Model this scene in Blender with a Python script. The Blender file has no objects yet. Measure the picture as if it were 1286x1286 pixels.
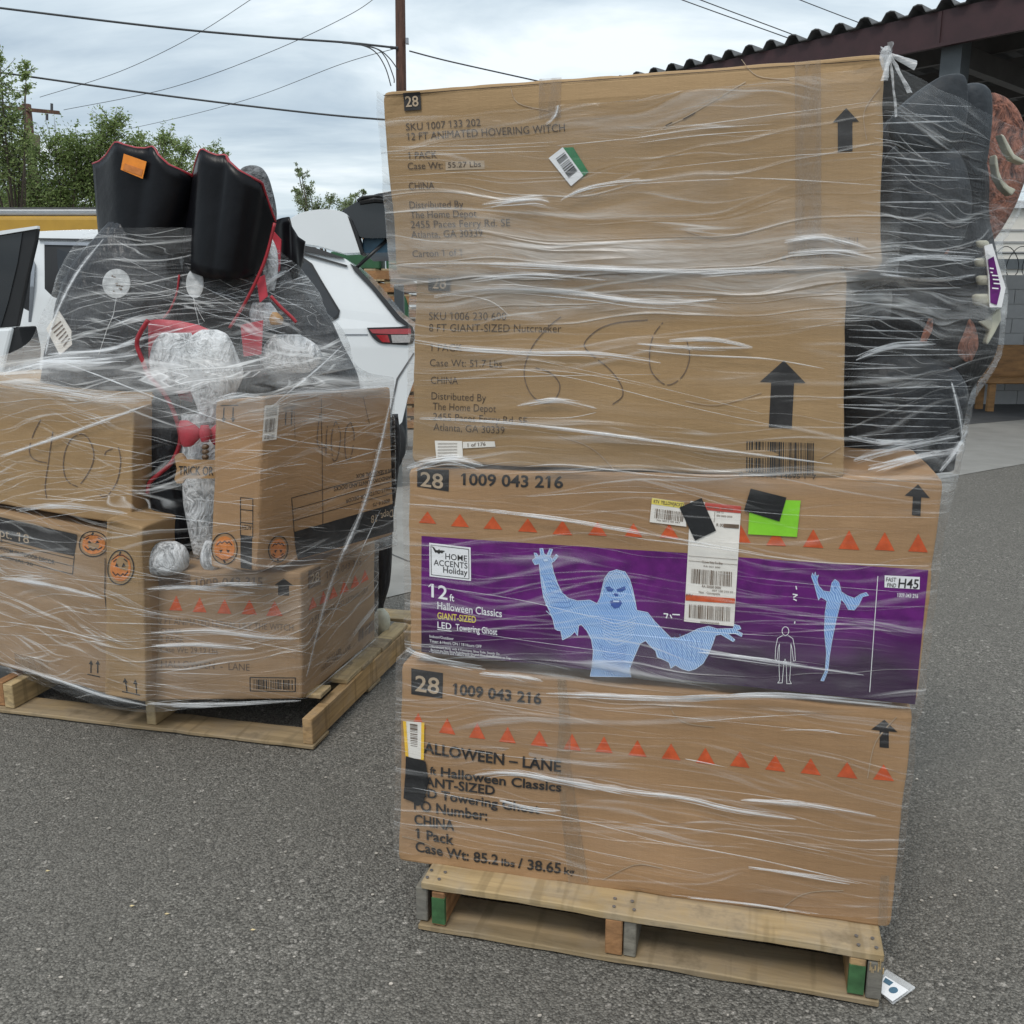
import bpy, bmesh, math, random
import numpy as np
from mathutils import Vector, noise as mnoise
from mathutils.geometry import tessellate_polygon

random.seed(7)
S = bpy.context.scene
COL = S.collection
R = math.radians

# ------------------------------------------------------------------ camera
H = 1.425                       # camera height
FPX = 1187.0                    # focal length in photograph pixels (1286 wide)
PITCH = math.atan((643 - 385) / FPX)
cam_d = bpy.data.cameras.new('camera')
cam = bpy.data.objects.new('camera', cam_d)
COL.objects.link(cam)
cam.location = (0, 0, H)
cam.rotation_euler = (math.pi / 2 - PITCH, 0, 0)
cam_d.sensor_width = 36.0
cam_d.lens = 36.0 * FPX / 1286.0
cam_d.clip_end = 2000
S.camera = cam

# ------------------------------------------------------------------ world, sun, exposure
S.view_settings.view_transform = 'Standard'
S.view_settings.look = 'None'
S.view_settings.exposure = 0.0
S.view_settings.gamma = 1.0
S.view_settings.use_curve_mapping = False
S.render.engine = 'CYCLES'
S.cycles.transparent_max_bounces = 24
S.cycles.max_bounces = 8

W = bpy.data.worlds.new('World'); S.world = W; W.use_nodes = True
wt = W.node_tree; wt.nodes.clear()
def nn(nt, typ, **kw):
    n = nt.nodes.new(typ)
    for k, v in kw.items():
        if k.startswith('i_'):
            key = k[2:]
            key = int(key) if key.isdigit() else key.replace('_', ' ')
            if isinstance(v, bpy.types.NodeSocket): nt.links.new(v, n.inputs[key])
            else: n.inputs[key].default_value = v
        else: setattr(n, k, v)
    return n
def mth(nt, op, a, b=None, c=None, clamp=False):
    n = nt.nodes.new('ShaderNodeMath'); n.operation = op; n.use_clamp = clamp
    for i, v in enumerate((a, b, c)):
        if v is None: continue
        if isinstance(v, bpy.types.NodeSocket): nt.links.new(v, n.inputs[i])
        else: n.inputs[i].default_value = v
    return n.outputs[0]
def ramp(nt, fac, stops):
    n = nt.nodes.new('ShaderNodeValToRGB'); nt.links.new(fac, n.inputs[0])
    e = n.color_ramp.elements
    while len(e) < len(stops): e.new(0.5)
    for el, (p, c) in zip(e, stops):
        el.position = p; el.color = (c, c, c, 1) if not hasattr(c, '__len__') else (*c, 1)
    return n.outputs[0]
def mixc(nt, f, a, b, mode='MIX'):
    n = nt.nodes.new('ShaderNodeMix'); n.data_type = 'RGBA'; n.blend_type = mode
    for k, v in ((0, f), (6, a), (7, b)):
        if isinstance(v, bpy.types.NodeSocket): nt.links.new(v, n.inputs[k])
        else: n.inputs[k].default_value = (*v, 1) if hasattr(v, '__len__') else v
    return n.outputs[2]
SUN_EL, SUN_ROT = R(58), R(200)
sky = nn(wt, 'ShaderNodeTexSky', sky_type='NISHITA', sun_disc=False, sun_elevation=SUN_EL, sun_rotation=SUN_ROT)
tc = nn(wt, 'ShaderNodeTexCoord')
sep = nn(wt, 'ShaderNodeSeparateXYZ', i_0=tc.outputs['Generated'])
zc = mth(wt, 'MAXIMUM', sep.outputs[2], 0.0)
den = mth(wt, 'ADD', zc, 0.16)
cx = mth(wt, 'DIVIDE', sep.outputs[0], den); cy = mth(wt, 'DIVIDE', sep.outputs[1], den)
cv = nn(wt, 'ShaderNodeCombineXYZ', i_0=mth(wt, 'MULTIPLY', cx, 0.55), i_1=cy, i_2=0.37)
n1 = nn(wt, 'ShaderNodeTexNoise', i_Vector=cv.outputs[0], i_Scale=1.9, i_Detail=8.0, i_Roughness=0.55, i_Distortion=0.35)
n2 = nn(wt, 'ShaderNodeTexNoise', i_Vector=cv.outputs[0], i_Scale=0.55, i_Detail=3.0)
cl = mth(wt, 'ADD', mth(wt, 'MULTIPLY', n1.outputs[0], 0.65), mth(wt, 'MULTIPLY', n2.outputs[0], 0.35))
ccol = ramp(wt, cl, [(0.40, (4.2, 5.1, 5.9)), (0.465, (5.5, 6.4, 7.05)), (0.53, (6.9, 7.75, 8.2)), (0.59, (8.7, 9.3, 9.6))])
# overcast luminance rises gently from the horizon to the zenith
grad = mth(wt, 'MULTIPLY_ADD', zc, 0.55, 0.90)
ccol2 = mixc(wt, 1.0, ccol, nn(wt, 'ShaderNodeCombineXYZ', i_0=grad, i_1=grad, i_2=grad).outputs[0], 'MULTIPLY')
skyc = mixc(wt, 0.86, sky.outputs[0], ccol2)
bg = nn(wt, 'ShaderNodeBackground', i_Color=skyc, i_Strength=0.12)
wo = nn(wt, 'ShaderNodeOutputWorld', i_Surface=bg.outputs[0])

sun_d = bpy.data.lights.new('sun', 'SUN'); sun = bpy.data.objects.new('sun', sun_d); COL.objects.link(sun)
sun_d.energy = 1.7; sun_d.angle = R(16); sun_d.color = (1.0, 0.95, 0.88)
sdir = Vector((-math.sin(R(25)) * math.cos(SUN_EL), -math.cos(R(25)) * math.cos(SUN_EL), math.sin(SUN_EL)))  # towards the sun
sun.rotation_euler = sdir.to_track_quat('Z', 'Y').to_euler()

# ------------------------------------------------------------------ pixel rulers (photograph measurements -> metres)
CP, SP = math.cos(PITCH), math.sin(PITCH)
CAM = np.array([0.0, 0.0, H])
def ray(x, y):
    u = (x - 643) / FPX; v = (y - 643) / FPX
    return np.array([u, CP - v * SP, -SP - v * CP])
def at_z(x, y, z=0.0):
    d = ray(x, y); return CAM + d * ((z - H) / d[2])
def at_y(x, y, Y):
    d = ray(x, y); return CAM + d * (Y / d[1])
def on_plane(x, y, P0, n):
    d = ray(x, y); return CAM + d * ((n @ (P0 - CAM)) / (n @ d))
def to_px(p):
    q = np.asarray(p, float) - CAM
    zf = q[1] * CP - q[2] * SP; zd = -q[1] * SP - q[2] * CP
    return 643 + FPX * q[0] / zf, 643 + FPX * zd / zf

class Frame:                     # a pallet's own axes: d to the right along its front, m to the back
    def __init__(s, p, q):
        s.A = at_z(*p); B = at_z(*q); s.len = np.linalg.norm(B - s.A)
        s.d = (B - s.A) / s.len; s.m = np.array([-s.d[1], s.d[0], 0.0])
        s.rz = math.atan2(s.d[1], s.d[0])
    def px(s, x, y, off=0.0): return on_plane(x, y, s.A + s.m * off, s.m)
    def w(s, u, off, z): return s.A + s.d * u + s.m * off + np.array([0, 0, z])
F1 = Frame((525, 1169), (1107, 1269))
F2 = Frame((0, 896), (393, 943))

# ------------------------------------------------------------------ object helpers
def link(o): COL.objects.link(o); return o
def tag(o, label=None, cat=None, group=None, kind=None):
    if label: o['label'] = label
    if cat: o['category'] = cat
    if group: o['group'] = group
    if kind: o['kind'] = kind
    return o
def empty(name, loc, label, cat, rz=0, group=None):
    o = bpy.data.objects.new(name, None); o.location = loc; o.rotation_euler = (0, 0, rz)
    o.empty_display_size = 0.1
    return tag(link(o), label, cat, group)
def mesh_obj(name, verts, faces, mat, parent=None, smooth=False, mats=None, midx=None):
    me = bpy.data.meshes.new(name)
    V = np.asarray(verts, float); direct = parent
    if parent is not None:      # vertices come in world space: store them in the parent's space
        c, s_ = math.cos(-parent.rotation_euler.z), math.sin(-parent.rotation_euler.z)
        while parent.parent is not None: parent = parent.parent
        c, s_ = math.cos(-parent.rotation_euler.z), math.sin(-parent.rotation_euler.z)
        V = V - np.array(parent.location)
        V = np.stack([V[:, 0] * c - V[:, 1] * s_, V[:, 0] * s_ + V[:, 1] * c, V[:, 2]], 1)
    me.from_pydata([tuple(v) for v in V], [], [tuple(f) for f in faces])
    for m_ in (mats or [mat]): me.materials.append(m_)
    if midx is not None: me.polygons.foreach_set('material_index', midx)
    if smooth: me.polygons.foreach_set('use_smooth', [True] * len(me.polygons))
    me.update()
    o = bpy.data.objects.new(name, me)
    if direct is not None: o.parent = direct
    return link(o)
class MB:                        # collects shapes into one mesh
    def __init__(s): s.v = []; s.f = []
    def add(s, v, f):
        b = len(s.v); s.v += [tuple(p) for p in v]; s.f += [tuple(i + b for i in q) for q in f]
    def box(s, o, ex, ey, ez):   # o corner and three edge vectors
        o, ex, ey, ez = (np.asarray(a, float) for a in (o, ex, ey, ez))
        p = [o, o + ex, o + ex + ey, o + ey]; p += [a + ez for a in p]
        s.add(p, [(3, 2, 1, 0), (4, 5, 6, 7), (0, 1, 5, 4), (1, 2, 6, 5), (2, 3, 7, 6), (3, 0, 4, 7)])
    def aabox(s, x0, x1, y0, y1, z0, z1): s.box((x0, y0, z0), (x1 - x0, 0, 0), (0, y1 - y0, 0), (0, 0, z1 - z0))
    def tube(s, pts, rad, n=6):
        pts = [np.asarray(p, float) for p in pts]; rings = []
        for i, p in enumerate(pts):
            t = pts[min(i + 1, len(pts) - 1)] - pts[max(i - 1, 0)]
            t = t / (np.linalg.norm(t) + 1e-9)
            a = np.cross(t, (0.13, 0.21, 0.97)); a /= np.linalg.norm(a) + 1e-9; b = np.cross(t, a)
            r = rad[i] if hasattr(rad, '__len__') else rad
            rings.append([p + r * (math.cos(k * 2 * math.pi / n) * a + math.sin(k * 2 * math.pi / n) * b) for k in range(n)])
        v = [q for rg in rings for q in rg]; f = []
        for i in range(len(pts) - 1):
            for k in range(n):
                f.append((i * n + k, i * n + (k + 1) % n, (i + 1) * n + (k + 1) % n, (i + 1) * n + k))
        f.append(tuple(range(n - 1, -1, -1))); f.append(tuple((len(pts) - 1) * n + k for k in range(n)))
        s.add(v, f)
    def prism(s, poly, back):    # planar polygon (3-D points) extruded by a vector
        p = [np.asarray(a, float) for a in poly]; n = len(p); b = np.asarray(back, float)
        tri = tessellate_polygon([[Vector(a) for a in p]])
        v = p + [a + b for a in p]
        f = [tuple(t) for t in tri] + [tuple(i + n for i in reversed(t)) for t in tri]
        f += [(i, (i + 1) % n, n + (i + 1) % n, n + i) for i in range(n)]
        s.add(v, f)
    def build(s, name, mat, parent=None, smooth=False):
        o = mesh_obj(name, s.v, s.f, mat, parent, smooth)
        bm = bmesh.new(); bm.from_mesh(o.data); bmesh.ops.recalc_face_normals(bm, faces=bm.faces); bm.to_mesh(o.data); bm.free()
        return o
def bevel(o, w, seg=2, ang=35):
    m = o.modifiers.new('bevel', 'BEVEL'); m.width = w; m.segments = seg; m.limit_method = 'ANGLE'; m.angle_limit = R(ang)
    return o
def catmull(P, k):
    P = np.asarray(P, float); out = []
    for i in range(len(P) - 1):
        a, b, c, d = P[max(i - 1, 0)], P[i], P[i + 1], P[min(i + 2, len(P) - 1)]
        for j in range(k):
            t = j / k
            out.append(0.5 * ((2 * b) + (c - a) * t + (2 * a - 5 * b + 4 * c - d) * t * t + (3 * b - a - 3 * c + d) * t ** 3))
    out.append(P[-1]); return np.array(out)
def vn(x, y, z): return mnoise.noise(Vector((x, y, z)))

# ------------------------------------------------------------------ materials
def new_mat(name):
    m = bpy.data.materials.new(name); m.use_nodes = True; m.node_tree.nodes.clear(); return m, m.node_tree
def finish(nt, sh):
    nn(nt, 'ShaderNodeOutputMaterial', i_Surface=sh)
def pmat(name, base, rough=0.6, var=0.12, scale=12.0, bump=0.0, bscale=60.0, metal=0.0, spec=0.5, coat=0.0, dist=0.002, stretch=None, col2=None):
    m, nt = new_mat(name)
    t = nn(nt, 'ShaderNodeTexCoord'); vec = t.outputs['Object']
    if stretch:
        vec = nn(nt, 'ShaderNodeMapping', i_Vector=vec, i_Scale=stretch).outputs[0]
    nz = nn(nt, 'ShaderNodeTexNoise', i_Vector=vec, i_Scale=scale, i_Detail=6.0, i_Roughness=0.6)
    lo = tuple(c * (1 - var) for c in base); hi = tuple(min(1, c * (1 + var)) for c in base)
    if col2: hi = col2
    c = mixc(nt, ramp(nt, nz.outputs[0], [(0.3, 0.0), (0.7, 1.0)]), lo, hi)
    b = nn(nt, 'ShaderNodeBsdfPrincipled', i_Base_Color=c, i_Roughness=rough, i_Metallic=metal)
    b.inputs['Specular IOR Level'].default_value = spec
    b.inputs['Coat Weight'].default_value = coat; b.inputs['Coat Roughness'].default_value = 0.08
    if bump:
        nb = nn(nt, 'ShaderNodeTexNoise', i_Vector=vec, i_Scale=bscale, i_Detail=5.0)
        bp = nn(nt, 'ShaderNodeBump', i_Height=nb.outputs[0], i_Strength=bump, i_Distance=dist)
        nt.links.new(bp.outputs[0], b.inputs['Normal'])
    finish(nt, b.outputs[0]); return m
def cardboard(name, base, dark=0.8, seed=0.0):
    m, nt = new_mat(name)
    t = nn(nt, 'ShaderNodeTexCoord')
    mp = nn(nt, 'ShaderNodeMapping', i_Vector=t.outputs['Object'], i_Location=(seed, seed * 0.7, seed * 1.3))
    big = nn(nt, 'ShaderNodeTexNoise', i_Vector=mp.outputs[0], i_Scale=2.2, i_Detail=5.0, i_Roughness=0.6)
    fin = nn(nt, 'ShaderNodeTexNoise', i_Vector=mp.outputs[0], i_Scale=260.0, i_Detail=2.0)
    st = nn(nt, 'ShaderNodeMapping', i_Vector=mp.outputs[0], i_Scale=(160.0, 160.0, 5.0))
    flute = nn(nt, 'ShaderNodeTexNoise', i_Vector=st.outputs[0], i_Scale=1.0, i_Detail=1.0)
    sc = nn(nt, 'ShaderNodeMapping', i_Vector=mp.outputs[0], i_Scale=(5.0, 5.0, 26.0), i_Rotation=(0.25, 0.2, 0))
    scuff = nn(nt, 'ShaderNodeTexNoise', i_Vector=sc.outputs[0], i_Scale=1.0, i_Detail=7.0, i_Roughness=0.7)
    c = mixc(nt, ramp(nt, big.outputs[0], [(0.32, 0.0), (0.68, 1.0)]), tuple(x * dark for x in base), base)
    c = mixc(nt, mth(nt, 'MULTIPLY', ramp(nt, flute.outputs[0], [(0.4, 0.0), (0.7, 1.0)]), 0.10), c, tuple(x * 0.62 for x in base))
    c = mixc(nt, mth(nt, 'MULTIPLY', ramp(nt, scuff.outputs[0], [(0.58, 0.0), (0.75, 1.0)]), 0.4), c, tuple(min(1, x * 1.28 + 0.03) for x in base))
    c = mixc(nt, mth(nt, 'MULTIPLY', fin.outputs[0], 0.22), c, tuple(x * 0.6 for x in base))
    b = nn(nt, 'ShaderNodeBsdfPrincipled', i_Base_Color=c, i_Roughness=0.72)
    b.inputs['Specular IOR Level'].default_value = 0.25
    hgt = mth(nt, 'ADD', mth(nt, 'MULTIPLY', flute.outputs[0], 0.08), mth(nt, 'MULTIPLY', scuff.outputs[0], 1.0))
    bp = nn(nt, 'ShaderNodeBump', i_Height=hgt, i_Strength=0.45, i_Distance=0.006)
    nt.links.new(bp.outputs[0], b.inputs['Normal'])
    finish(nt, b.outputs[0]); return m
def wood(name, base, axis, grey=0.35):
    m, nt = new_mat(name)
    t = nn(nt, 'ShaderNodeTexCoord'); oi = nn(nt, 'ShaderNodeObjectInfo')
    off = nn(nt, 'ShaderNodeVectorMath', operation='ADD', i_0=t.outputs['Object'])
    rv = mth(nt, 'MULTIPLY', oi.outputs['Random'], 30.0)
    nt.links.new(nn(nt, 'ShaderNodeCombineXYZ', i_0=rv, i_1=rv, i_2=rv).outputs[0], off.inputs[1])
    sc = [26.0, 26.0, 60.0]; sc[axis] = 2.2
    mp = nn(nt, 'ShaderNodeMapping', i_Vector=off.outputs[0], i_Scale=sc)
    g = nn(nt, 'ShaderNodeTexNoise', i_Vector=mp.outputs[0], i_Scale=1.0, i_Detail=6.0, i_Roughness=0.65, i_Distortion=0.6)
    g2 = nn(nt, 'ShaderNodeTexNoise', i_Vector=off.outputs[0], i_Scale=7.0, i_Detail=6.0, i_Roughness=0.65)
    sc2 = [1.0, 1.0, 1.0]; sc2[axis] = 14.0
    saw = nn(nt, 'ShaderNodeTexNoise', i_Vector=nn(nt, 'ShaderNodeMapping', i_Vector=off.outputs[0], i_Scale=[s_ * 2 for s_ in sc2]).outputs[0], i_Scale=1.0, i_Detail=2.0)
    dk = tuple(c * 0.42 for c in base); gr = tuple(0.55 * (0.3 * base[0] + 0.5 * base[1] + 0.2 * base[2]) + 0.35 * c for c in base)
    c = mixc(nt, ramp(nt, g.outputs[0], [(0.3, 0.0), (0.62, 1.0)]), dk, base)
    c = mixc(nt, mth(nt, 'MULTIPLY', ramp(nt, g2.outputs[0], [(0.42, 0.0), (0.62, 1.0)]), grey), c, gr)
    c = mixc(nt, mth(nt, 'MULTIPLY', ramp(nt, g2.outputs[0], [(0.56, 0.0), (0.68, 1.0)]), 0.7), c, tuple(x * 0.3 for x in base))
    c = mixc(nt, mth(nt, 'MULTIPLY', ramp(nt, saw.outputs[0], [(0.56, 0.0), (0.63, 1.0)]), 0.5), c, dk)
    c = mixc(nt, mth(nt, 'MULTIPLY', oi.outputs['Random'], 0.35), c, tuple(x * 0.6 for x in base))
    b = nn(nt, 'ShaderNodeBsdfPrincipled', i_Base_Color=c, i_Roughness=0.82)
    b.inputs['Specular IOR Level'].default_value = 0.2
    bp = nn(nt, 'ShaderNodeBump', i_Height=g.outputs[0], i_Strength=0.7, i_Distance=0.003)
    nt.links.new(bp.outputs[0], b.inputs['Normal'])
    finish(nt, b.outputs[0]); return m
def film_mat(name, k_line=1.0, k_band=1.0, base=0.03, slope=0.05):
    """clear stretch film: see-through where single, milky where layers bunch; highlights and sky reflections put in as white lines and bands"""
    m, nt = new_mat(name)
    uv = nn(nt, 'ShaderNodeUVMap'); sp = nn(nt, 'ShaderNodeSeparateXYZ', i_0=uv.outputs[0])
    U, V = sp.outputs[0], sp.outputs[1]
    hz = nn(nt, 'ShaderNodeAttribute', attribute_name='layers').outputs['Fac']
    wv = nn(nt, 'ShaderNodeCombineXYZ', i_0=mth(nt, 'MULTIPLY', U, 1.7), i_1=mth(nt, 'MULTIPLY', V, 3.5))
    wn = nn(nt, 'ShaderNodeTexNoise', i_Vector=wv.outputs[0], i_Scale=1.0, i_Detail=2.0)
    warp = mth(nt, 'MULTIPLY', mth(nt, 'SUBTRACT', wn.outputs[0], 0.5), 0.16)
    def lines(su, sv, sl, lo, hi, seed, det=2.0, rough=0.5):
        vv = mth(nt, 'ADD', mth(nt, 'ADD', V, warp), mth(nt, 'MULTIPLY', U, sl))
        c = nn(nt, 'ShaderNodeCombineXYZ', i_0=mth(nt, 'MULTIPLY', U, su), i_1=mth(nt, 'MULTIPLY', vv, sv), i_2=seed)
        n = nn(nt, 'ShaderNodeTexNoise', i_Vector=c.outputs[0], i_Scale=1.0, i_Detail=det, i_Roughness=rough)
        return ramp(nt, n.outputs[0], [(lo, 0.0), (hi, 1.0)]), n.outputs[0]
    def crease(su, sv, sl, eps, seed, ms):
        vv = mth(nt, 'ADD', mth(nt, 'ADD', V, warp), mth(nt, 'MULTIPLY', U, sl))
        c = nn(nt, 'ShaderNodeCombineXYZ', i_0=mth(nt, 'MULTIPLY', U, su), i_1=mth(nt, 'MULTIPLY', vv, sv), i_2=seed)
        n = nn(nt, 'ShaderNodeTexNoise', i_Vector=c.outputs[0], i_Scale=1.0, i_Detail=1.0, i_Roughness=0.4).outputs[0]
        l = ramp(nt, mth(nt, 'ABSOLUTE', mth(nt, 'SUBTRACT', n, 0.5)), [(0.0, 1.0), (eps, 0.0)])
        mk = nn(nt, 'ShaderNodeTexNoise', i_Vector=nn(nt, 'ShaderNodeCombineXYZ', i_0=mth(nt, 'MULTIPLY', U, ms), i_1=mth(nt, 'MULTIPLY', V, ms * 5.0), i_2=seed + 4.0).outputs[0], i_Scale=1.0, i_Detail=2.0).outputs[0]
        return mth(nt, 'MULTIPLY', l, ramp(nt, mk, [(0.42, 0.0), (0.66, 1.0)])), l
    a, ah = crease(0.55, 26.0, -slope, 0.026, 1.3, 2.4)
    a2, ah2 = crease(0.8, 40.0, slope * 1.6, 0.030, 21.3, 3.1)
    b_, bh = crease(0.45, 16.0, -slope * 2.2, 0.018, 7.7, 1.9)
    c_, ch = lines(1.1, 24.0, -slope * 0.4, 0.60, 0.80, 3.1, 4.0)
    d_, dh = lines(2.2, 11.0, slope, 0.42, 0.74, 5.5, 5.0, 0.65)
    al = mth(nt, 'MULTIPLY', mth(nt, 'MULTIPLY', mth(nt, 'ADD', mth(nt, 'ADD', a, a2), b_), 0.50 * k_line), mth(nt, 'ADD', mth(nt, 'MINIMUM', hz, 0.5), 0.62))  # white opacity lines stand in for streaky highlights on the film
    al = mth(nt, 'ADD', al, mth(nt, 'MULTIPLY', mth(nt, 'MULTIPLY', c_, mth(nt, 'ADD', hz, 0.06)), 0.50 * k_band))
    al = mth(nt, 'ADD', al, mth(nt, 'MULTIPLY', mth(nt, 'MULTIPLY', d_, hz), 0.40 * k_band))  # broad soft sky reflections put in as white haze
    al = mth(nt, 'ADD', al, mth(nt, 'MULTIPLY_ADD', hz, 0.14, base))
    al = mth(nt, 'MINIMUM', al, 0.82)
    hgt = mth(nt, 'ADD', mth(nt, 'MULTIPLY', ah, 0.6), mth(nt, 'ADD', mth(nt, 'MULTIPLY', ch, 1.6), mth(nt, 'MULTIPLY', dh, 1.6)))
    bp = nn(nt, 'ShaderNodeBump', i_Height=hgt, i_Strength=0.7, i_Distance=0.008)
    tr = nn(nt, 'ShaderNodeBsdfTransparent')
    pd = nn(nt, 'ShaderNodeBsdfPrincipled', i_Base_Color=(0.88, 0.88, 0.87, 1), i_Roughness=0.30, i_Normal=bp.outputs[0])
    tl = nn(nt, 'ShaderNodeBsdfTranslucent', i_Color=(0.85, 0.85, 0.84, 1))
    pl = nn(nt, 'ShaderNodeMixShader', i_0=0.25, i_1=pd.outputs[0], i_2=tl.outputs[0])
    gl = nn(nt, 'ShaderNodeBsdfGlossy', i_Color=(1, 1, 1, 1), i_Roughness=0.17, i_Normal=bp.outputs[0])
    fr = nn(nt, 'ShaderNodeFresnel', i_IOR=1.38, i_Normal=bp.outputs[0])
    g = nn(nt, 'ShaderNodeMixShader', i_0=mth(nt, 'MULTIPLY', fr.outputs[0], 0.14), i_1=tr.outputs[0], i_2=gl.outputs[0])
    sh = nn(nt, 'ShaderNodeMixShader', i_0=al, i_1=g.outputs[0], i_2=pl.outputs[0])
    finish(nt, sh.outputs[0]); return m
def fold_mat(name, alpha):
    m, nt = new_mat(name)
    t = nn(nt, 'ShaderNodeTexCoord')
    mp = nn(nt, 'ShaderNodeMapping', i_Vector=t.outputs['Object'], i_Scale=(9, 9, 130))
    nz = nn(nt, 'ShaderNodeTexNoise', i_Vector=mp.outputs[0], i_Scale=1.0, i_Detail=3.0)
    tr = nn(nt, 'ShaderNodeBsdfTransparent')
    bp = nn(nt, 'ShaderNodeBump', i_Height=nz.outputs[0], i_Strength=0.5, i_Distance=0.004)
    pl = nn(nt, 'ShaderNodeBsdfPrincipled', i_Base_Color=(0.84, 0.85, 0.86, 1), i_Roughness=0.25, i_Normal=bp.outputs[0])
    al = mth(nt, 'MULTIPLY', ramp(nt, nz.outputs[0], [(0.3, 0.35), (0.68, 1.0)]), alpha)
    sh = nn(nt, 'ShaderNodeMixShader', i_0=al, i_1=tr.outputs[0], i_2=pl.outputs[0])
    finish(nt, sh.outputs[0]); return m
def asphalt(name, dark, mid, light):
    m, nt = new_mat(name)
    t = nn(nt, 'ShaderNodeTexCoord'); o = t.outputs['Object']
    v1 = nn(nt, 'ShaderNodeTexVoronoi', i_Vector=o, i_Scale=170.0, i_Randomness=1.0)
    v2 = nn(nt, 'ShaderNodeTexVoronoi', i_Vector=o, i_Scale=48.0, i_Randomness=1.0)
    n3 = nn(nt, 'ShaderNodeTexNoise', i_Vector=o, i_Scale=1.1, i_Detail=7.0, i_Roughness=0.6)
    n4 = nn(nt, 'ShaderNodeTexNoise', i_Vector=o, i_Scale=190.0, i_Detail=3.0)
    c1 = nn(nt, 'ShaderNodeSeparateColor', i_0=v1.outputs['Color'])
    c2 = nn(nt, 'ShaderNodeSeparateColor', i_0=v2.outputs['Color'])
    c = mixc(nt, ramp(nt, c1.outputs[0], [(0.1, 0.0), (0.62, 0.7), (0.97, 1.0)]), dark, mid)
    st = mth(nt, 'MULTIPLY', ramp(nt, c2.outputs[1], [(0.90, 0.0), (0.985, 1.0)]), ramp(nt, v2.outputs['Distance'], [(0.22, 1.0), (0.42, 0.0)]))
    c = mixc(nt, mth(nt, 'MULTIPLY', st, 0.85), c, light)
    st2 = mth(nt, 'MULTIPLY', ramp(nt, c1.outputs[1], [(0.92, 0.0), (0.975, 1.0)]), 0.5)
    c = mixc(nt, st2, c, light)
    c = mixc(nt, mth(nt, 'MULTIPLY', ramp(nt, n3.outputs[0], [(0.38, 0.0), (0.64, 1.0)]), 0.5), c, tuple(x * 0.60 for x in mid))
    n5 = nn(nt, 'ShaderNodeTexNoise', i_Vector=o, i_Scale=4.3, i_Detail=4.0)
    c = mixc(nt, mth(nt, 'MULTIPLY', ramp(nt, n5.outputs[0], [(0.62, 0.0), (0.74, 1.0)]), 0.35), c, tuple(x * 0.55 for x in mid))
    c = mixc(nt, ramp(nt, v1.outputs['Distance'], [(0.45, 0.0), (0.8, 0.45)]), c, tuple(x * 0.4 for x in dark))
    fine = nn(nt, 'ShaderNodeTexNoise', i_Vector=o, i_Scale=240.0, i_Detail=4.0, i_Roughness=0.75)
    c = mixc(nt, ramp(nt, fine.outputs[0], [(0.52, 0.0), (0.7, 0.55)]), c, tuple(x * 1.5 for x in mid))
    c = mixc(nt, ramp(nt, fine.outputs[0], [(0.3, 0.7), (0.47, 0.0)]), c, tuple(x * 0.5 for x in dark))
    b = nn(nt, 'ShaderNodeBsdfPrincipled', i_Base_Color=c, i_Roughness=0.85)
    b.inputs['Specular IOR Level'].default_value = 0.3
    hg = mth(nt, 'ADD', mth(nt, 'MULTIPLY', v1.outputs['Distance'], -1.0), mth(nt, 'MULTIPLY', n4.outputs[0], 0.5))
    bp = nn(nt, 'ShaderNodeBump', i_Height=hg, i_Strength=0.8, i_Distance=0.006)
    nt.links.new(bp.outputs[0], b.inputs['Normal'])
    finish(nt, b.outputs[0]); return m
def leafmat(name, a, b2):
    m, nt = new_mat(name)
    g = nn(nt, 'ShaderNodeNewGeometry')
    c = mixc(nt, g.outputs['Random Per Island'], a, b2)
    b = nn(nt, 'ShaderNodeBsdfPrincipled', i_Base_Color=c, i_Roughness=0.6)
    tl = nn(nt, 'ShaderNodeBsdfTranslucent', i_Color=c)
    finish(nt, nn(nt, 'ShaderNodeMixShader', i_0=0.45, i_1=b.outputs[0], i_2=tl.outputs[0]).outputs[0]); return m

M = {}
M['asphalt'] = asphalt('asphalt', (0.068, 0.063, 0.055), (0.225, 0.210, 0.184), (0.52, 0.48, 0.43))
M['concrete'] = pmat('concrete', (0.23, 0.222, 0.205), 0.85, 0.16, 3.0, 0.3, 90)
M['shade_and_crack'] = pmat('shade_and_crack', (0.06, 0.06, 0.062), 0.8, 0.25, 6.0, 0.4, 120)
M['card_gold'] = cardboard('card_gold', (0.40, 0.262, 0.134), 0.76, 1.1)
M['card_tan'] = cardboard('card_tan', (0.43, 0.264, 0.140), 0.76, 4.2)
M['card_brown'] = cardboard('card_brown', (0.415, 0.252, 0.132), 0.76, 7.7)
M['card_mid'] = cardboard('card_mid', (0.395, 0.260, 0.150), 0.76, 2.9)
M['ink'] = pmat('ink', (0.030, 0.028, 0.028), 0.6, 0.3, 40, spec=0.3)
M['ink_brown'] = pmat('ink_brown', (0.075, 0.055, 0.042), 0.7, 0.3, 40, spec=0.2)
M['ink_marker'] = pmat('ink_marker', (0.16, 0.115, 0.085), 0.7, 0.3, 80, spec=0.2)
M['ink_orange'] = pmat('ink_orange', (0.55, 0.10, 0.035), 0.7, 0.2, 50, spec=0.2)
M['ink_pumpkin'] = pmat('ink_pumpkin', (0.56, 0.20, 0.06), 0.7, 0.2, 50, spec=0.2)
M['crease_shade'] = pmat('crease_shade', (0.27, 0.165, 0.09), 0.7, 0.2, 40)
M['print_tan'] = pmat('print_tan', (0.42, 0.32, 0.22), 0.7, 0.1, 40)
M['white_print'] = pmat('white_print', (0.82, 0.82, 0.83), 0.45, 0.04, 30)
M['red_print'] = pmat('red_print', (0.50, 0.07, 0.05), 0.5, 0.1, 30)
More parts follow.
